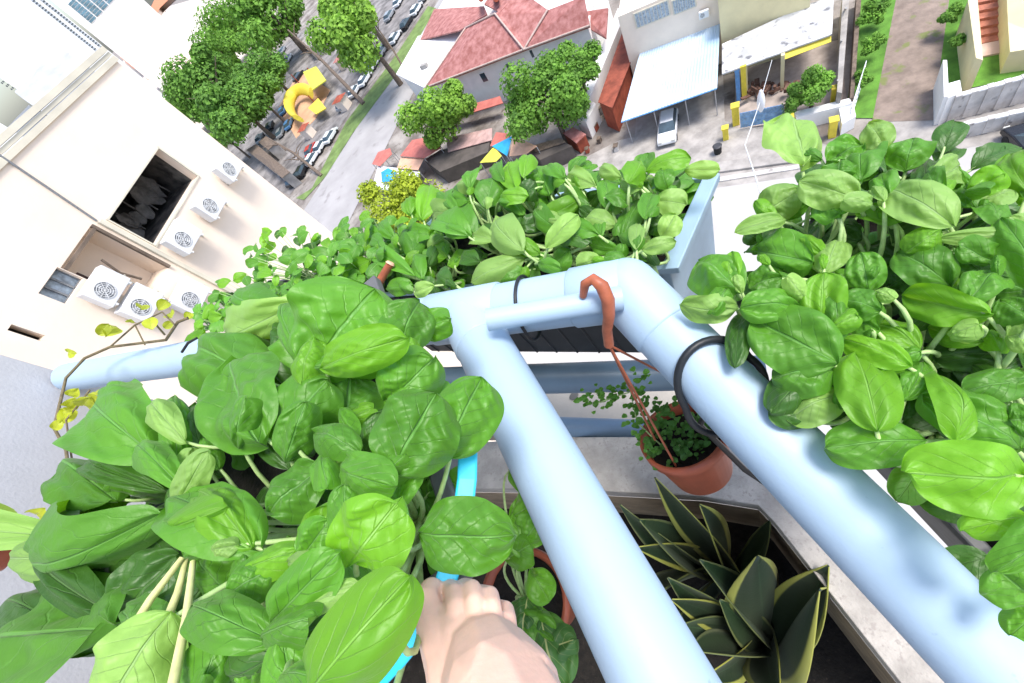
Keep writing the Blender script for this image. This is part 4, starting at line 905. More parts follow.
# ---------------------------------------------------------------- near left planter (big crinkled leaves)
NS = [ # base, tip, width, tone, drop of base, drop of tip
 (318,374,372,288,116,'m',.33,.31,{'cup':-.10,'pucker':.05}), (300,303,228,336,46,'p',.34,.36,{'cup':-.3,'pucker':.01}), (308,384,284,314,62,'d',.38,.36), (398,356,420,298,52,'m',.36,.36),
 (322,368,404,338,44,'b',.29,.29,{'cup':-.25}), (262,444,224,350,100,'m',.28,.26,{'pucker':.05,'cup':-.12}), (262,380,190,352,70,'m',.33,.33,{'ruffle':.09}), (286,462,306,402,44,'m',.29,.27,{'cup':-.45}),
 (348,444,350,374,74,'m',.36,.34,{'pucker':.05}), (384,402,434,360,64,'m',.34,.34), (392,474,436,392,84,'m',.29,.29,{'cup':-.18,'pucker':.055}), (446,458,482,376,66,'m',.34,.34,{'pucker':.06}),
 (362,455,312,430,36,'m',.28,.27,{'cup':-.35}), (340,464,390,486,48,'m',.28,.27,{'cup':-.3}), (322,466,266,512,58,'m',.29,.27,{'cup':-.25}), (346,545,344,486,38,'m',.28,.26,{'cup':-.4}),
 (348,566,396,504,80,'b',.26,.24,{'cup':-.12,'pucker':.05}), (420,532,514,536,76,'m',.28,.30,{'stalk':False,'cup':-.12,'pucker':.055}), (306,700,404,582,80,'b',.21,.20,{'stalk':False,'cup':-.35,'pucker':.012,'ruffle':.01}),
 (276,642,190,604,62,'m',.24,.23,{'cup':-.3}), (272,622,340,552,52,'m',.24,.235,{'cup':-.1,'pucker':.012}), (296,622,352,582,22,'p',.25,.245), (236,582,292,550,34,'b',.27,.265),
 (162,462,100,406,90,'m',.30,.30,{'pucker':.055,'cup':-.08}), (116,500,66,470,60,'m',.32,.34), (168,512,52,528,48,'m',.28,.30,{'cup':-.5}),
 (86,538,-14,520,27,'p',.30,.33,{'pucker':.005,'ruffle':.01,'cup':-.1,'smat':None}), (110,594,56,556,38,'d',.30,.31,{'cup':-.4}), (152,530,86,552,34,'d',.31,.32),
 (176,556,112,634,74,'d',.30,.30,{'cup':-.12}), (114,624,-22,656,84,'m',.27,.28,{'pucker':.03,'cup':-.08,'arch':.04,'ruffle':.02,'droop':.02}), (170,612,104,712,80,'p',.23,.22,{'pucker':.02}),
 (264,552,170,498,80,'m',.28,.26,{'cup':-.15}), (178,512,204,455,36,'p',.28,.25,{'cup':-.2}), (252,548,196,488,54,'b',.27,.26,{'cup':-.3}), (396,508,414,448,42,'m',.31,.31),
 (242,598,198,560,48,'m',.29,.28), (200,705,216,648,62,'m',.25,.24), (382,604,348,590,24,'p',.27,.265,{'stalk':False}), (178,488,174,388,32,'m',.31,.29,{'cup':-.3}),
 (206,470,196,402,46,'d',.33,.32), (330,520,300,470,40,'d',.33,.32), (250,690,258,640,44,'m',.26,.25), (140,440,100,470,50,'d',.34,.34), (230,520,180,560,46,'m',.29,.29), (300,560,330,520,40,'m',.27,.27),
 (60,500,36,700,10,'d',.5,.5) ]
NS = NS[:-1]
HN = .46
NR = [(325,400,.45),(405,450,.45),(235,430,.45),(345,520,.45),(185,480,.45),(260,560,.45),(200,600,.45),(330,620,.45),(415,520,.45)]
NLb = ['large leafy green plant with the biggest crinkled leaves, at the top of the nearest bed', 'leafy green plant with round crinkled leaves overlapping the middle blue pipe', 'leafy green plant with one broad oval leaf facing up, left in the nearest bed', 'leafy green plant with a bright yellow green leaf in the centre of the nearest bed',
       'leafy green plant beside the pale stuccoed wall under the vine', 'leafy green plant with folded leaves in the middle of the nearest bed', 'leafy green plant with pale bare stalks at the lower left corner', 'leafy green plant with a long smooth leaf beside the hand', 'leafy green plant whose crinkled leaf lies over the blue strip above the hand']
nearp = plant_bed(NS, NR, HN, NLb, 'leafy_green_plant', 'leafy plant', 'leafy greens in the nearest bed', 3, filler=9, fill_len=.055, fill_h=.07, stalk_r=.0024, echo=2, avoid=lambda x: max(x[0], x[2]) < 500 - max(0, (440 - x[1])) * .2 and not (x[0] > 395 and x[1] > 545) and not (max(x[0], x[2]) > 425 and max(x[1], x[3]) > 425))
xs = [p[1] for p in nearp]
# box under them, aligned with the rack
def bedbox(pts, du, mrg):
    du = du.normalized(); du.z = 0; dv = V((-du.y, du.x, 0)); c = [(p.dot(du), p.dot(dv)) for p in pts]; u0, u1 = min(a for a, _ in c) - mrg, max(a for a, _ in c) + mrg; v0, v1 = min(b for _, b in c) - mrg, max(b for _, b in c) + mrg
    z = pts[0].z; return [du * a + dv * b_ + ZUP * z for a, b_ in ((u0, v0), (u1, v0), (u1, v1), (u0, v1))]
adir = (A0 - A1); adir.z = 0
q = bedbox([p[1] for p in nearp], adir, .045)
q = [p + ZUP * .035 for p in q]
trough('planter_box', 'dark planter box under the large crinkled leaves nearest the hand', q, 0, .16, .012, planter_grey, .035)
# pale bare stalks crossing the lower left
ps = nearp[6][0]
for k, (a, m_, e) in enumerate([((182,558,.25),(150,600,.235),(118,652,.22)), ((193,562,.25),(186,620,.235),(170,700,.22)), ((186,560,.255),(178,592,.25),(166,622,.245))]):
    MB().tube([low(*a), low(*m_), low(*e)], [.0026, .0034, .004], 8).build('bare_stalk', stalkp, ps)
# ---------------------------------------------------------------- middle planter beyond the cross pipe
MS = [(422,220,431,182,24,'b'),(480,216,427,213,26,'p'),(472,236,430,222,36,'m'),(415,260,412,220,30,'m'),(485,208,494,176,28,'m'),(485,189,455,183,18,'p'),(496,241,472,236,22,'p'),(524,252,498,216,36,'p'),(525,258,470,282,28,'p'),
 (527,270,496,282,20,'m'),(447,258,430,246,28,'b'),(448,266,471,254,22,'b'),(415,276,372,252,20,'m'),(428,280,418,248,28,'m'),(414,285,383,289,19,'m'),(434,285,413,293,17,'p'),(385,246,369,236,16,'m'),
 (518,190,505,158,24,'b'),(505,182,494,162,18,'m'),(524,178,530,156,18,'b'),(550,195,535,166,27,'m'),(542,219,579,200,22,'b'),(546,248,578,214,22,'p'),(615,226,584,217,22,'p'),(622,240,640,200,22,'m'),(656,200,686,204,30,'p'),
 (645,220,652,192,20,'m'),(662,238,676,214,24,'p'),(642,250,676,241,17,'p'),(618,249,588,243,18,'m'),(600,257,576,266,22,'p'),(626,260,604,256,22,'m'),(570,250,551,270,26,'m'),(636,250,638,222,16,'p'),(646,172,690,155,24,'b'),(684,170,719,170,19,'p'),
 (628,184,642,158,24,'b'),(622,178,598,168,16,'p'),(596,186,567,175,22,'p'),(612,212,604,176,22,'m'),(565,178,545,166,18,'m'),(642,189,619,188,14,'p'),(640,186,656,178,14,'p'),(560,232,532,206,24,'m'),(500,200,528,196,20,'b'),(590,205,560,192,20,'m'),
 (460,215,445,192,20,'m'),(470,200,448,200,18,'m'),(600,235,566,226,22,'m'),(520,228,540,222,20,'d'),(455,285,440,270,20,'d'),(480,262,458,256,20,'d'),(605,195,630,205,20,'m'),(668,190,662,168,22,'m'),(535,180,520,200,18,'d'),(440,236,405,238,20,'m'),(398,268,378,262,18,'b'),
 (650,262,640,244,18,'m'),(582,190,590,165,20,'m'),(556,262,532,262,18,'m'),(470,190,478,168,18,'m'),(395,240,382,222,16,'m')]
rm = random.Random(5)
MS2 = []
for s in MS:
    h = rm.uniform(.60, .66); MS2.append(s + (h, h + rm.uniform(-.02, .03), {'cup': rm.uniform(-.3, .05), 'pucker': .012}))
MR = [(420,258,.79),(458,222,.79),(505,252,.79),(505,205,.79),(550,225,.79),(592,245,.79),(602,205,.79),(632,228,.79),(640,195,.79),(662,212,.79),(450,278,.79),(565,195,.79)]
MLb = ['leafy green with one upright bright leaf at the left end of the bluish trough', 'leafy green with a pale arching leaf second along the back of the bluish trough', 'leafy green with pale folded leaves just above the black loop on the cross pipe', 'tall frilly leafy green at the back of the bluish trough below the yellow canopy',
 'leafy green with a yellow green leaf in the middle of the bluish trough', 'leafy green with rolled leaves at the front of the bluish trough above the brown hook', 'leafy green with pale leaves at the back of the bluish trough below the awning', 'leafy green with a narrow upright leaf near the right corner of the bluish trough',
 'leafy green whose long leaves hang over the far right corner of the bluish trough', 'leafy green with a rounded pale leaf against the right rim of the bluish trough', 'low dark leafy green at the front of the bluish trough beside the red stick', 'small leafy green at the back of the bluish trough between frilly and pale ones']
mp = plant_bed(MS2, MR, .80, MLb, 'leafy_green_plant', 'leafy plant', 'leafy greens in the bluish trough', 8, filler=11, fill_len=.075, fill_h=.07, hires=False, stalk_r=.003, echo=2, avoid=lambda x: max(x[0], x[2]) < 690 - (x[1] - 160) * .3 and min(x[1], x[3]) > 172)
tro = trough('planter_box', 'long bluish plastic trough with a ribbed front darkened for shade beyond the cross pipe', [(668, 266), (709, 176), (448, 208), (352, 296)], .75, .38, .014, planter_blue, .05, taper=.97)
planter_shade = mat('planter_shade', (.035, .038, .042), .5, .3, 8)  # near black tone paints the shade on the trough's front
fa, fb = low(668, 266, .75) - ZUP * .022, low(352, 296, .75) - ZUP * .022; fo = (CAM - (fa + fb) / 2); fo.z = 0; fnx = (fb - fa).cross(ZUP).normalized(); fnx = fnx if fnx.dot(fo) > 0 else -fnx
b = MB(); q = [fa.lerp(fb, .02) + fnx * .006, fa.lerp(fb, .98) + fnx * .006]; b.add([q[0], q[1], q[1] - ZUP * .39, q[0] - ZUP * .39], [(0, 1, 2, 3)]); o_ = b.build('shaded_front', planter_shade, tro); o_.modifiers.new('t', 'SOLIDIFY').thickness = .004  # panel added to carry the shade of the front wall
for k in range(13): p_ = q[0].lerp(q[1], (k + .5) / 13) + fnx * .004; MB().tube([p_, p_ - ZUP * .39], .004, 6).build('rib', planter_shade, tro)
# ---------------------------------------------------------------- right planter
RS = [(803,166,784,116,70,'p'),(858,200,800,180,42,'p'),(800,190,762,213,38,'p'),(786,220,736,230,20,'p'),(826,162,864,144,38,'m'),(886,150,868,122,36,'p'),(905,172,914,136,42,'m'),(900,222,862,204,30,'b'),(955,226,884,186,46,'p'),(968,192,1004,174,30,'b'),
 (974,212,1014,188,28,'p'),(1028,236,942,238,19,'p'),(935,180,962,164,28,'p'),(1032,196,1008,152,42,'b'),(814,262,750,250,52,'m'),(738,292,698,260,56,'m'),(732,290,730,250,26,'b'),(738,308,680,306,32,'p'),(800,306,740,308,34,'m'),(838,364,752,318,68,'m'),
 (822,330,824,272,48,'b'),(800,298,774,282,32,'d'),(825,274,838,238,32,'p'),(882,310,840,298,34,'m'),(870,292,860,252,42,'m'),(952,286,896,250,46,'m'),(992,314,900,296,40,'b'),(984,341,926,328,26,'b'),(920,349,866,324,30,'b'),(912,366,842,340,30,'b'),
 (878,432,856,348,64,'b'),(955,442,940,368,52,'b'),(1032,476,912,474,72,'b'),(1036,522,962,530,36,'b'),(926,440,826,448,50,'m'),(842,392,786,420,42,'p'),(834,370,772,378,50,'m'),(1034,354,934,356,36,'d'),(1032,378,966,390,34,'m'),(1008,400,980,430,30,'d'),(1036,418,1010,420,36,'m'),
 (1036,335,1008,335,38,'p'),(986,282,956,252,36,'m'),(1034,292,1002,216,46,'m'),(1040,604,996,568,56,'m'),(860,180,872,150,36,'m'),(930,220,900,240,34,'d'),(860,240,820,232,34,'d'),(780,250,790,232,26,'d'),(900,260,868,246,32,'d'),(1000,262,960,246,30,'m'),(970,300,1000,270,36,'m'),
 (1030,320,1000,300,34,'m'),(840,160,838,178,36,'m'),(905,400,925,360,34,'m'),(900,420,912,390,26,'d'),(812,420,770,408,30,'d'),(880,330,850,318,26,'m'),(782,276,748,288,34,'m'),(940,200,925,168,32,'m'),(890,200,880,170,32,'m'),(760,240,745,232,22,'d'),(1000,225,980,205,28,'m'),(840,215,815,204,28,'m')]
rm = random.Random(6); RS2 = []
for i, s in enumerate(RS):
    hb = .60 + rm.uniform(-.02, .02) if s[5] != 'd' else .655; ht = hb + rm.uniform(-.03, .03)
    if s[0] > 820 and s[1] > 340: hb += .02; ht += .02
    RS2.append(s + (hb, ht, {'cup': rm.uniform(-.35, .02), 'pucker': .03 if s[5] in 'mp' else .012}))
RR = [(825,215,.79),(870,200,.79),(925,200,.79),(985,215,.79),(800,280,.79),(850,310,.79),(910,285,.79),(970,295,.79),(860,370,.79),(915,375,.79),(965,385,.79),(1020,330,.79),(945,425,.79),(1010,455,.79),(1050,540,.79)]
RLb = ['leafy green with the pale two lobed leaf reaching highest on the right side', 'leafy green with a pale pointed leaf next to the two lobed one', 'leafy green with fanned veined leaves at the far edge of the right bed', 'leafy green near the right edge below the dark car',
 'leafy green with pale leaves drooping onto the right pipe', 'leafy green with crinkled and bright round leaves beside the right pipe', 'leafy green in the middle of the right bed with folded leaves', 'leafy green with a long glossy leaf in the middle of the right bed', 'leafy green with a crinkled leaf just above the thick black cable loop',
 'leafy green with the large smooth yellow green leaf in front', 'leafy green with a bright puckered upright leaf', 'leafy green with long dark leaf at the right edge', 'leafy green with a crinkled leaf lying against the right pipe', 'leafy green with a big oval leaf at the right edge above the bare liner', 'leafy green at the lowest end of the right bed']
rp_ = plant_bed(RS2, RR, .80, RLb, 'leafy_green_plant', 'leafy plant', 'leafy greens in the right bed', 9, filler=9, fill_len=.065, fill_h=.09, stalk_r=.0028, echo=2, avoid=lambda x: min(x[0], x[2]) > 700 + max(0, x[1] - 280) * .95 and min(x[1], x[3]) > 150 and not (x[1] > 430 and x[0] < 1000))
trough('planter_box', 'dark grey planter box along the right pipe under the right bed of greens', [low(742, 300, .77), low(1125, 690, .80), low(1240, 330, .80), low(885, 158, .77)], 0, .20, .012, planter_grey, .06)
# ---------------------------------------------------------------- fine leaved bed behind the large leaves
fr_ = random.Random(12)
FR = [(255,300,.62),(295,262,.62),(345,262,.62),(315,300,.62),(225,318,.6),(375,245,.64)]
FLb = ['small leaved green plant at the left corner of the fine leaved bed', 'small leaved green plant in front of the cream block corner', 'small leaved green plant at the back of the fine leaved bed near the yellow tree', 'small leaved green plant directly above the biggest crinkled leaf', 'small leaved plant with reddish edges over the cross pipe', 'small leaved green plant beside the long bluish trough']
for (x, y, h), lb in zip(FR, FLb):
    p = low(x, y, h); root = p.copy(); root.z = H - .80; o = thing('small_leaved_plant', lb, 'leafy plant', root, 'plants in the fine leaved bed')
    groups = {}
    R_ = 42 if x != 225 else 26
    for kd in 'mbd':
        b = MB(); s = MB()
        for k in range({'m': 34, 'b': 16, 'd': 20}[kd]):
            a = fr_.uniform(0, 6.28); rr = R_ * math.sqrt(fr_.random()); hx = h + (fr_.uniform(-.05, .03) if kd != 'd' else .06)
            B = low(x + math.cos(a) * rr * 1.1, y + math.sin(a) * rr * .75, hx); el = fr_.uniform(0, 6.28); T = B + V((math.cos(el), math.sin(el), fr_.uniform(-.3, .5))) * fr_.uniform(.035, .065)
            vs, fs, uv = blade(B, T, (T - B).length * fr_.uniform(.5, .8), (ZUP * .7 + (CAM - B).normalized() * .6 + V((fr_.gauss(0, .3), fr_.gauss(0, .3), 0))).normalized(), seed=k, nu=8, nv=6, cup=fr_.uniform(-.3, .2), pucker=.02)
            b.add(vs, fs, smooth=True, uvs=uv); s.tube([root, root.lerp(B, .6) + ZUP * .03, B], [.0016, .0012, .001], 4)
        l = b.build('leaves', LM[kd] if kd != 'm' else finem, o, fixn=False); s.build('stalks', stalkm, l)
trough('planter_box', 'grey planter box hidden under the fine leaved bed', [(250, 335), (366, 296), (362, 262), (262, 285)], .80, .18, .012, planter_grey, .02)
rs = thing('garden_stake', 'short red brown stick standing between the two far beds', 'stick', at(372, 296, 1.15)); MB().tube([at(370, 298, 1.12), at(390, 264, 1.05)], [.012, .010], 10).build('stick', hookred, rs)
MB().tube([at(390, 264, 1.05), at(391, 262, 1.049)], [.0125, .009], 10).build('stick_end', tarpo, rs)

# ---------------------------------------------------------------- vine around the left pipe end
vn = thing('climbing_vine', 'thin vine with yellow green leaves curling round the pipe end by the wall', 'vine', at(64, 470, 1.2))
vb = MB(); VP = [at(72, 500, 1.1), at(66, 450, 1.2), at(54, 428, 1.25), at(62, 395, 1.3), at(66, 378, 1.32), at(85, 358, 1.32), at(110, 347, 1.3), at(150, 342, 1.28), at(166, 340, 1.26), at(178, 322, 1.2), at(188, 318, 1.2)]
vb.tube(VP, .0042, 7); vb.tube([at(110, 347, 1.3), at(135, 325, 1.26), at(150, 318, 1.24), at(165, 335, 1.25)], .0028, 6); vb.tube([at(135, 325, 1.26), at(145, 345, 1.25)], .0022, 6); vb.tube([at(150, 318, 1.24), at(162, 312, 1.22), at(175, 325, 1.2)], .0022, 6)
vb.tube([at(72, 460, 1.2), at(66, 420, 1.22), at(90, 390, 1.24)], .0025, 6)
vb.build('stem', mat('vine_stem', (.16, .13, .07), .8, .3, 60), vn)
rv = random.Random(4)
for k, (x, y, s_) in enumerate([(105,337,20),(98,335,14),(150,318,16),(158,310,14),(142,306,14),(172,318,14),(68,352,12),(75,398,16),(84,405,20),(92,400,16),(78,388,14),(60,424,18),(54,430,12),(44,508,22),(56,500,14),(100,395,14),(110,388,12),(120,390,12),(186,320,10),(130,322,9),(164,328,10),(72,412,14)]):
    B = at(x, y, 1.22); a = rv.uniform(0, 6.28); L_ = s_ * 1.22 / F; T = B + V((math.cos(a), math.sin(a), rv.uniform(-.3, .3))) * L_
    vs, fs, uv = blade(B, T, L_ * .8, ((CAM - B).normalized() + V((rv.gauss(0, .2), rv.gauss(0, .2), 0))).normalized(), seed=k, nu=8, nv=6, pucker=.02)
    b = MB(); b.add(vs, fs, smooth=True, uvs=uv); b.build('leaf', vinem, vn, fixn=False)
pot = thing('flower_pot', 'terracotta coloured pot just visible at the left edge', 'pot', at(-14, 552, .9))
c = at(-22, 552, .9); MB().tube([c - ZUP * .05, c, c + ZUP * .001, c - ZUP * .01], [.035, .055, .050, .047], 28, cap=True).build('pot', terracotta, pot); MB().tube([c - ZUP * .014, c + ZUP * .006], [.058, .06], 28, cap=False).build('pot_rim', terracotta, pot)

# ---------------------------------------------------------------- hanging pot
hc = at(690, 450, 1.0)
hp_ = thing('hanging_pot', 'terracotta coloured hanging pot with a trailing herb under the right pipe', 'hanging pot', hc - ZUP * .12)
PR = .102
b = MB(); K = 40; prof = [(PR * .98, -.004), (PR * 1.03, -.006), (PR * 1.03, -.028), (PR * .96, -.030), (PR * .62, -.15), (0.001, -.15)]; tilt = Matrix.Rotation(R(0), 3, 'X')
def lathe(c, prof, K=40):
    b = MB(); vs = []
    for r, z in prof:
        for k in range(K): vs.append(c + V((r * math.cos(2 * math.pi * k / K), r * math.sin(2 * math.pi * k / K), z)))
    fs = [(i * K + k, i * K + (k + 1) % K, (i + 1) * K + (k + 1) % K, (i + 1) * K + k) for i in range(len(prof) - 1) for k in range(K)]
    return b.add(vs, fs, smooth=True)
lathe(hc, [(PR * .55, -.145), (PR * .90, -.030), (PR * .955, 0), (PR * 1.03, 0), (PR * 1.03, -.028), (PR * .96, -.030), (PR * .76, -.155), (0.001, -.155)]).build('pot', terracotta, hp_)
b = MB(); vs = [hc + V((PR * .90 * math.cos(2 * math.pi * k / 32), PR * .90 * math.sin(2 * math.pi * k / 32), -.035)) for k in range(32)]; b.add(vs, [tuple(range(32))]); b.build('soil', soil, hp_)
rh_ = random.Random(2)
for (x, y, rad, n_, lb) in [(672, 428, 13, 26, 0), (712, 452, 14, 26, 0), (690, 470, 12, 22, 0), (664, 470, 14, 22, 0), (650, 430, 12, 22, 0), (640, 410, 14, 24, 0), (615, 420, 13, 22, 0), (594, 426, 10, 16, 0), (700, 440, 13, 26, 0), (705, 468, 12, 24, 0), (682, 446, 12, 24, 0), (668, 448, 11, 20, 0), (720, 436, 10, 18, 0), (648, 448, 10, 16, 0), (650, 396, 9, 12, 0)]:
    b = MB(); cN = at(x, y, .99)
    for k in range(n_):
        B = at(x + rh_.gauss(0, rad * .55), y + rh_.gauss(0, rad * .45), .99 + rh_.uniform(-.03, .03)); a = rh_.uniform(0, 6.28); T = B + V((math.cos(a), math.sin(a), rh_.uniform(-.1, .5))) * rh_.uniform(.010, .02)
        vs, fs, uv = blade(B, T, (T - B).length * .9, (ZUP + (CAM - B).normalized()).normalized(), seed=k, nu=6, nv=4, pucker=.0); b.add(vs, fs, smooth=True, uvs=uv)
    b.build('herb_sprig', herbm, hp_, fixn=False)
b = MB(); b.tube([hc - ZUP * .03 + V((-.05, 0, 0)), at(648, 445, .99), at(640, 412, .99), at(600, 428, 1.0)], .0022, 6); b.tube([hc - ZUP * .03, at(690, 468, .98)], .0025, 6); b.build('herb_stem', stalkm, hp_)
pd = V((hc.x - CAM.x, hc.y - CAM.y, 0)).normalized(); hp_.rotation_mode = 'QUATERNION'; hp_.rotation_quaternion = Matrix.Rotation(R(24), 3, ZUP.cross(pd)).to_quaternion()
hk = on_line(sp0, sp1, 596, 302)
hr = thing('pot_hanger', 'red brown plastic hook over the slim pipe with strings down to the pot', 'hanger', hk)
b = MB(); toc = (CAM - hk).normalized()
hook = [at(583, 296, .69), at(585, 284, .665), at(593, 279, .655), at(602, 286, .65), at(608, 300, .665), at(609, 316, .69), at(607, 330, .73), at(609, 345, .76)]
b.tube(hook, [.006, .008, .009, .011, .011, .010, .009, .009], 12); b.build('hook', hookred, hr)
for (x, y, z_) in ((655, 440, 0), (676, 466, 0), (726, 420, 0)):
    a_ = {655: 2.9, 676: 4.4, 726: .9}[x]; e = at(x, y, 1.0) if x != 726 else at(712, 398, 1.05)
    MB().tube([hook[-1], hook[-1].lerp(e, .5) + V((0, 0, -.003)), e], .0026, 6).build('string', hookred, hr)

# ---------------------------------------------------------------- snake plants in the trough
def snake(base, tip, w, mt, parent, bend, rnd, face=None):
    n = 18; m_ = base.lerp(tip, .5) + bend; pts = curve(base, m_, tip, n); vs = []; uv = []; fs = []; side = (tip - base).cross(face or ((CAM - base).normalized() + V((rnd.gauss(0, .3), rnd.gauss(0, .3), 0)))).normalized(); nv_ = 8
    for i, p in enumerate(pts):
        u = i / n; f = (.45 + .55 * math.sin(min(1, u / .5) * math.pi / 2)) * (1 if u < .55 else max(.03, 1 - ((u - .55) / .45) ** 1.8)); d = (pts[min(i + 1, n)] - pts[max(i - 1, 0)]).normalized(); nr = side.cross(d)
        for j in range(nv_ + 1):
            v = -1 + 2 * j / nv_; vs.append(p + side * v * w / 2 * f + nr * (v * v) * w * .22 * f); uv.append((j / nv_, u))
    for i in range(n):
        for j in range(nv_): a = i * (nv_ + 1) + j; fs.append((a, a + 1, a + nv_ + 2, a + nv_ + 1))
    b = MB(); b.add(vs, fs, smooth=True, uvs=uv); o = b.build('leaf', mt, parent, fixn=False); s = o.modifiers.new('t', 'SOLIDIFY'); s.thickness = .003
    return o
rs_ = random.Random(21); HS = HL + .73
SN = [('snake plant with two broad yellow edged leaves at the bottom between the pipes', (768, 650), [((757,556),60,'y',1.35),((820,590),84,'y',1.30),((828,566),44,'y',1.34),((700,560),34,'g',1.5),((690,650),34,'g',1.45),((780,700),40,'y',1.4),((720,600),30,'g',1.55)]),
      ('dark snake plant with tall leaves behind the others under the hanging pot', (725, 575), [((655,478),30,'y',1.45),((700,505),34,'y',1.5),((640,520),34,'g',1.5),((620,505),30,'g',1.6),((660,640),40,'g',1.6),((650,600),34,'g',1.6),((636,548),24,'y',1.55),((770,520),22,'g',1.6)]),
      ('low snake plant with spreading green leaves beside the middle pipe', (745, 640), [((668,578),30,'g',1.55),((672,600),26,'y',1.5),((680,626),30,'g',1.5),((700,680),26,'y',1.5)])]
for lb, (rx, ry), lv in SN:
    base = low(rx, ry, HS); r = thing('snake_plant', lb, 'snake plant', base, 'snake plants in the concrete trough')
    for (tx, ty), wpx, kd, d in lv:
        tip = at(tx, ty, d * .86); w = wpx * d * 1.15 / F
        snake(base + V((rs_.gauss(0, .02), rs_.gauss(0, .02), 0)), tip, w, snakem if kd == 'y' else snakeg, r, V((rs_.gauss(0, .03), rs_.gauss(0, .03), .04)), rs_)
# dark houseplants in a pot left of the middle pipe
dp = thing('potted_houseplant', 'dark green houseplant with white ribbed leaves in a red pot beside the hand', 'potted plant', low(520, 610, 1.0))
c = low(522, 600, .80); lathe(c, [(.055, -.13), (.072, -.02), (.080, 0), (.088, 0), (.088, -.02), (.080, -.022), (.058, -.14), (.001, -.14)]).build('pot', terracotta, dp)
b = MB(); b.add([c + V((.074 * math.cos(2 * math.pi * k / 24), .074 * math.sin(2 * math.pi * k / 24), -.015)) for k in range(24)], [tuple(range(24))]); b.build('soil', soil, dp)
rd = random.Random(33)
for (bx, by, tx, ty, w, k) in [(528,596,522,640,40,1),(540,610,560,690,50,1),(520,610,552,640,34,0),(532,570,548,600,30,0),(520,545,540,520,36,0),(512,520,536,500,40,0),(505,560,530,545,34,0),(545,650,572,640,34,1),(526,560,514,512,30,0),(510,470,535,480,30,0)]:
    B, T = low(bx, by, .66), low(tx, ty, .64); dep = (B - CAM).dot(KF)
    leaf_obj(dp, B, T, w * dep / F, 'x' , rd, c - ZUP * .015, mats=darkleafm if k else LM['m'], cup=-.15, stalk_r=.002, smat=stalkm)
br = thing('flower_pot', 'red brown pot edge below the hand at the bottom', 'pot', low(410, 690, .5)); c = low(412, 690, .47)
lathe(c, [(.04, -.12), (.055, -.01), (.060, 0), (.066, 0), (.066, -.02), (.060, -.022), (.042, -.13), (.001, -.13)]).build('pot', terracotta, br)
b = MB(); b.add([c + V((.054 * math.cos(2 * math.pi * k / 24), .054 * math.sin(2 * math.pi * k / 24), -.015)) for k in range(24)], [tuple(range(24))]); b.build('soil', soil, br)

# ---------------------------------------------------------------- blue strip held by the hand
bs = thing('blue_rail', 'bright cyan plastic strip gripped by the hand beside the middle pipe', 'plastic strip', low(450, 560, .40))
def strip(pts, w, th, mt, name):
    b = MB(); n = len(pts); vs = []
    for i, p in enumerate(pts):
        d = (pts[min(i + 1, n - 1)] - pts[max(i - 1, 0)]).normalized(); toc = (CAM - p).normalized(); s = d.cross(toc).normalized(); u = s.cross(d)
        vs += [p - s * w / 2 - u * th / 2, p + s * w / 2 - u * th / 2, p + s * w / 2 + u * th / 2, p - s * w / 2 + u * th / 2]
    fs = [(3, 2, 1, 0), tuple(range(4 * n - 4, 4 * n))] + [(4 * i + k, 4 * i + (k + 1) % 4, 4 * i + 4 + (k + 1) % 4, 4 * i + 4 + k) for i in range(n - 1) for k in range(4)]
    b.add(vs, fs); return b.build(name, mt, bs, bevel=.0025)
strip([low(468, 452, .385), low(467, 480, .385), low(462, 520, .385), low(452, 560, .38), low(443, 592, .375), low(425, 622, .37), low(398, 655, .365), low(350, 705, .36)], .021, .012, planter_cyan, 'strip')

# ---------------------------------------------------------------- the hand
hd = thing('person', 'bare forearm and closed hand gripping the cyan strip at the bottom edge', 'person', low(480, 640, .38))
HD = lambda x, y, h: low(x, y, h)
hbm = bmesh.new()
def blob(chain, flat=1.0):
    """chain of (px, py, drop, radius in px): overlapping beads fused below into one skin"""
    P = [(low(x, y, h), r) for x, y, h, r in chain]; P = [(p - ORG[hd.name], r * ((p - CAM).dot(KF)) / F) for p, r in P]
    for (a, ra), (b_, rb) in zip(P, P[1:]):
        n = max(3, int((b_ - a).length / (min(ra, rb) * .13)))
        for i in range(n + 1):
            t = i / n; bmesh.ops.create_icosphere(hbm, subdivisions=2, radius=lerp(ra, rb, t), matrix=Matrix.Translation(a.lerp(b_, t)))
blob([(560, 850, .29, 92), (520, 760, .305, 76), (500, 705, .32, 62), (488, 668, .342, 46), (480, 650, .352, 34)])
blob([(520, 690, .325, 42), (506, 656, .347, 28)])
blob([(470, 668, .342, 34), (458, 640, .346, 24), (446, 618, .352, 14)])
blob([(462, 690, .335, 34), (452, 660, .343, 28), (434, 628, .346, 18), (427, 600, .350, 13.5), (431, 590, .362, 12), (441, 594, .380, 11)])
for f_c in ([(472, 650, .344, 24), (459, 622, .345, 12), (456, 606, .346, 10.5), (454, 594, .356, 10), (450, 589, .374, 9.5), (446, 600, .398, 9)],
            [(484, 648, .346, 24), (476, 618, .348, 12), (474, 602, .349, 10.5), (472, 590, .360, 10), (464, 588, .384, 9.5), (455, 602, .404, 9)],
            [(496, 652, .350, 22), (493, 622, .354, 11.5), (492, 607, .356, 10), (490, 596, .368, 9.5), (480, 594, .394, 9), (466, 608, .408, 9)],
            [(506, 660, .356, 20), (508, 634, .364, 10.5), (508, 620, .367, 9), (506, 610, .380, 8.5), (496, 608, .402, 8.5), (480, 618, .412, 8)]): blob(f_c)
me = bpy.data.meshes.new('arm'); hbm.to_mesh(me); hbm.free(); ho = bpy.data.objects.new('hand_and_forearm', me); COL.objects.link(ho); ho.parent = hd
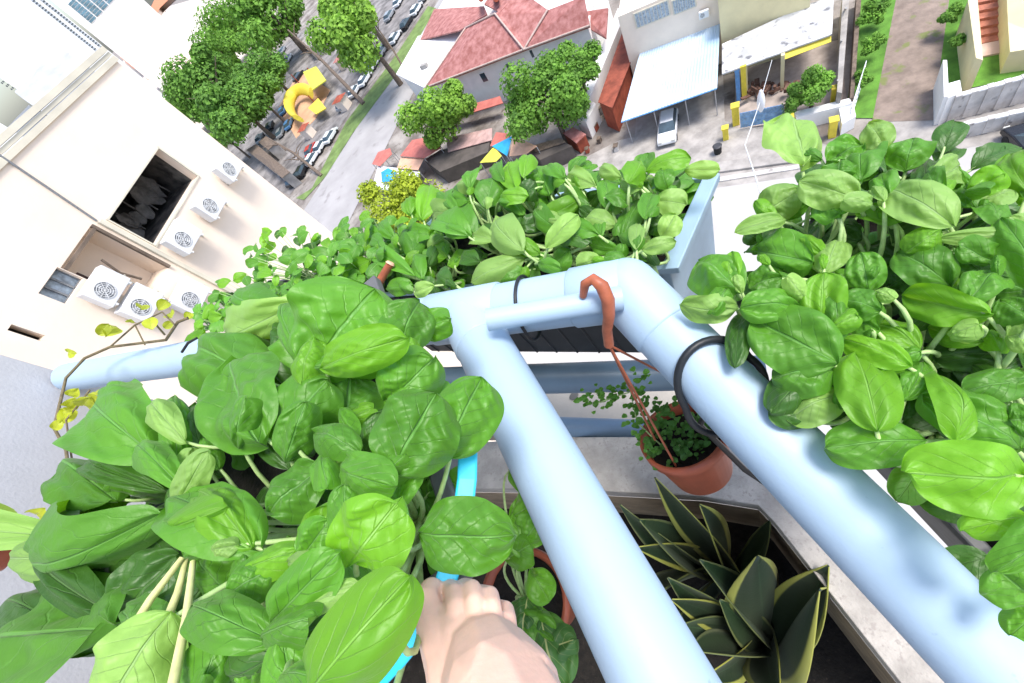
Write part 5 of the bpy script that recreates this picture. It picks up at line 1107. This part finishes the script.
rmh = ho.modifiers.new('remesh', 'REMESH'); rmh.mode = 'VOXEL'; rmh.voxel_size = .0013; rmh.use_smooth_shade = True
sm_ = ho.modifiers.new('smooth', 'SMOOTH'); sm_.factor = .7; sm_.iterations = 8
dg = bpy.context.evaluated_depsgraph_get(); nm = bpy.data.meshes.new_from_object(ho.evaluated_get(dg)); ho.modifiers.clear(); ho.data = nm; nm.materials.clear(); nm.materials.append(skin)
bm = bmesh.new(); bm.from_mesh(nm); bm.verts.ensure_lookup_table()
seen = set(); best = []
for v in bm.verts:
    if v.index in seen: continue
    st = [v]; comp = []; seen.add(v.index)
    while st:
        x = st.pop(); comp.append(x)
        for e in x.link_edges:
            y = e.other_vert(x)
            if y.index not in seen: seen.add(y.index); st.append(y)
    if len(comp) > len(best): best = comp
keep = set(x.index for x in best); bmesh.ops.delete(bm, geom=[v for v in bm.verts if v.index not in keep], context='VERTS'); bm.to_mesh(nm); bm.free()
for p in nm.polygons: p.use_smooth = True
# ---------------------------------------------------------------- light
w = bpy.data.worlds.new('World'); scene.world = w; w.use_nodes = True; t = w.node_tree
bg = t.nodes['Background']; sky = t.nodes.new('ShaderNodeTexSky'); sky.sky_type = 'NISHITA'; sky.sun_disc = False
SUN = V((.36, -.24, 1)).normalized()
sky.sun_elevation = math.asin(SUN.z); sky.sun_rotation = math.atan2(SUN.x, SUN.y); sky.air_density = 1.0; sky.dust_density = 2.5; sky.ozone_density = 1.5
t.links.new(sky.outputs[0], bg.inputs[0]); bg.inputs[1].default_value = .12
sl = bpy.data.lights.new('sun', 'SUN'); so = bpy.data.objects.new('sun', sl); COL.objects.link(so)
sl.energy = 1.5; sl.angle = R(20); sl.color = (1, .965, .91); so.rotation_euler = SUN.to_track_quat('Z', 'Y').to_euler(); so.location = (0, 0, 60)
scene.view_settings.view_transform = 'Standard'; scene.view_settings.look = 'None'; scene.view_settings.gamma = 1; scene.view_settings.exposure = 1.42
scene.cycles.max_bounces = 6; scene.cycles.use_denoising = True; scene.cycles.transparent_max_bounces = 6
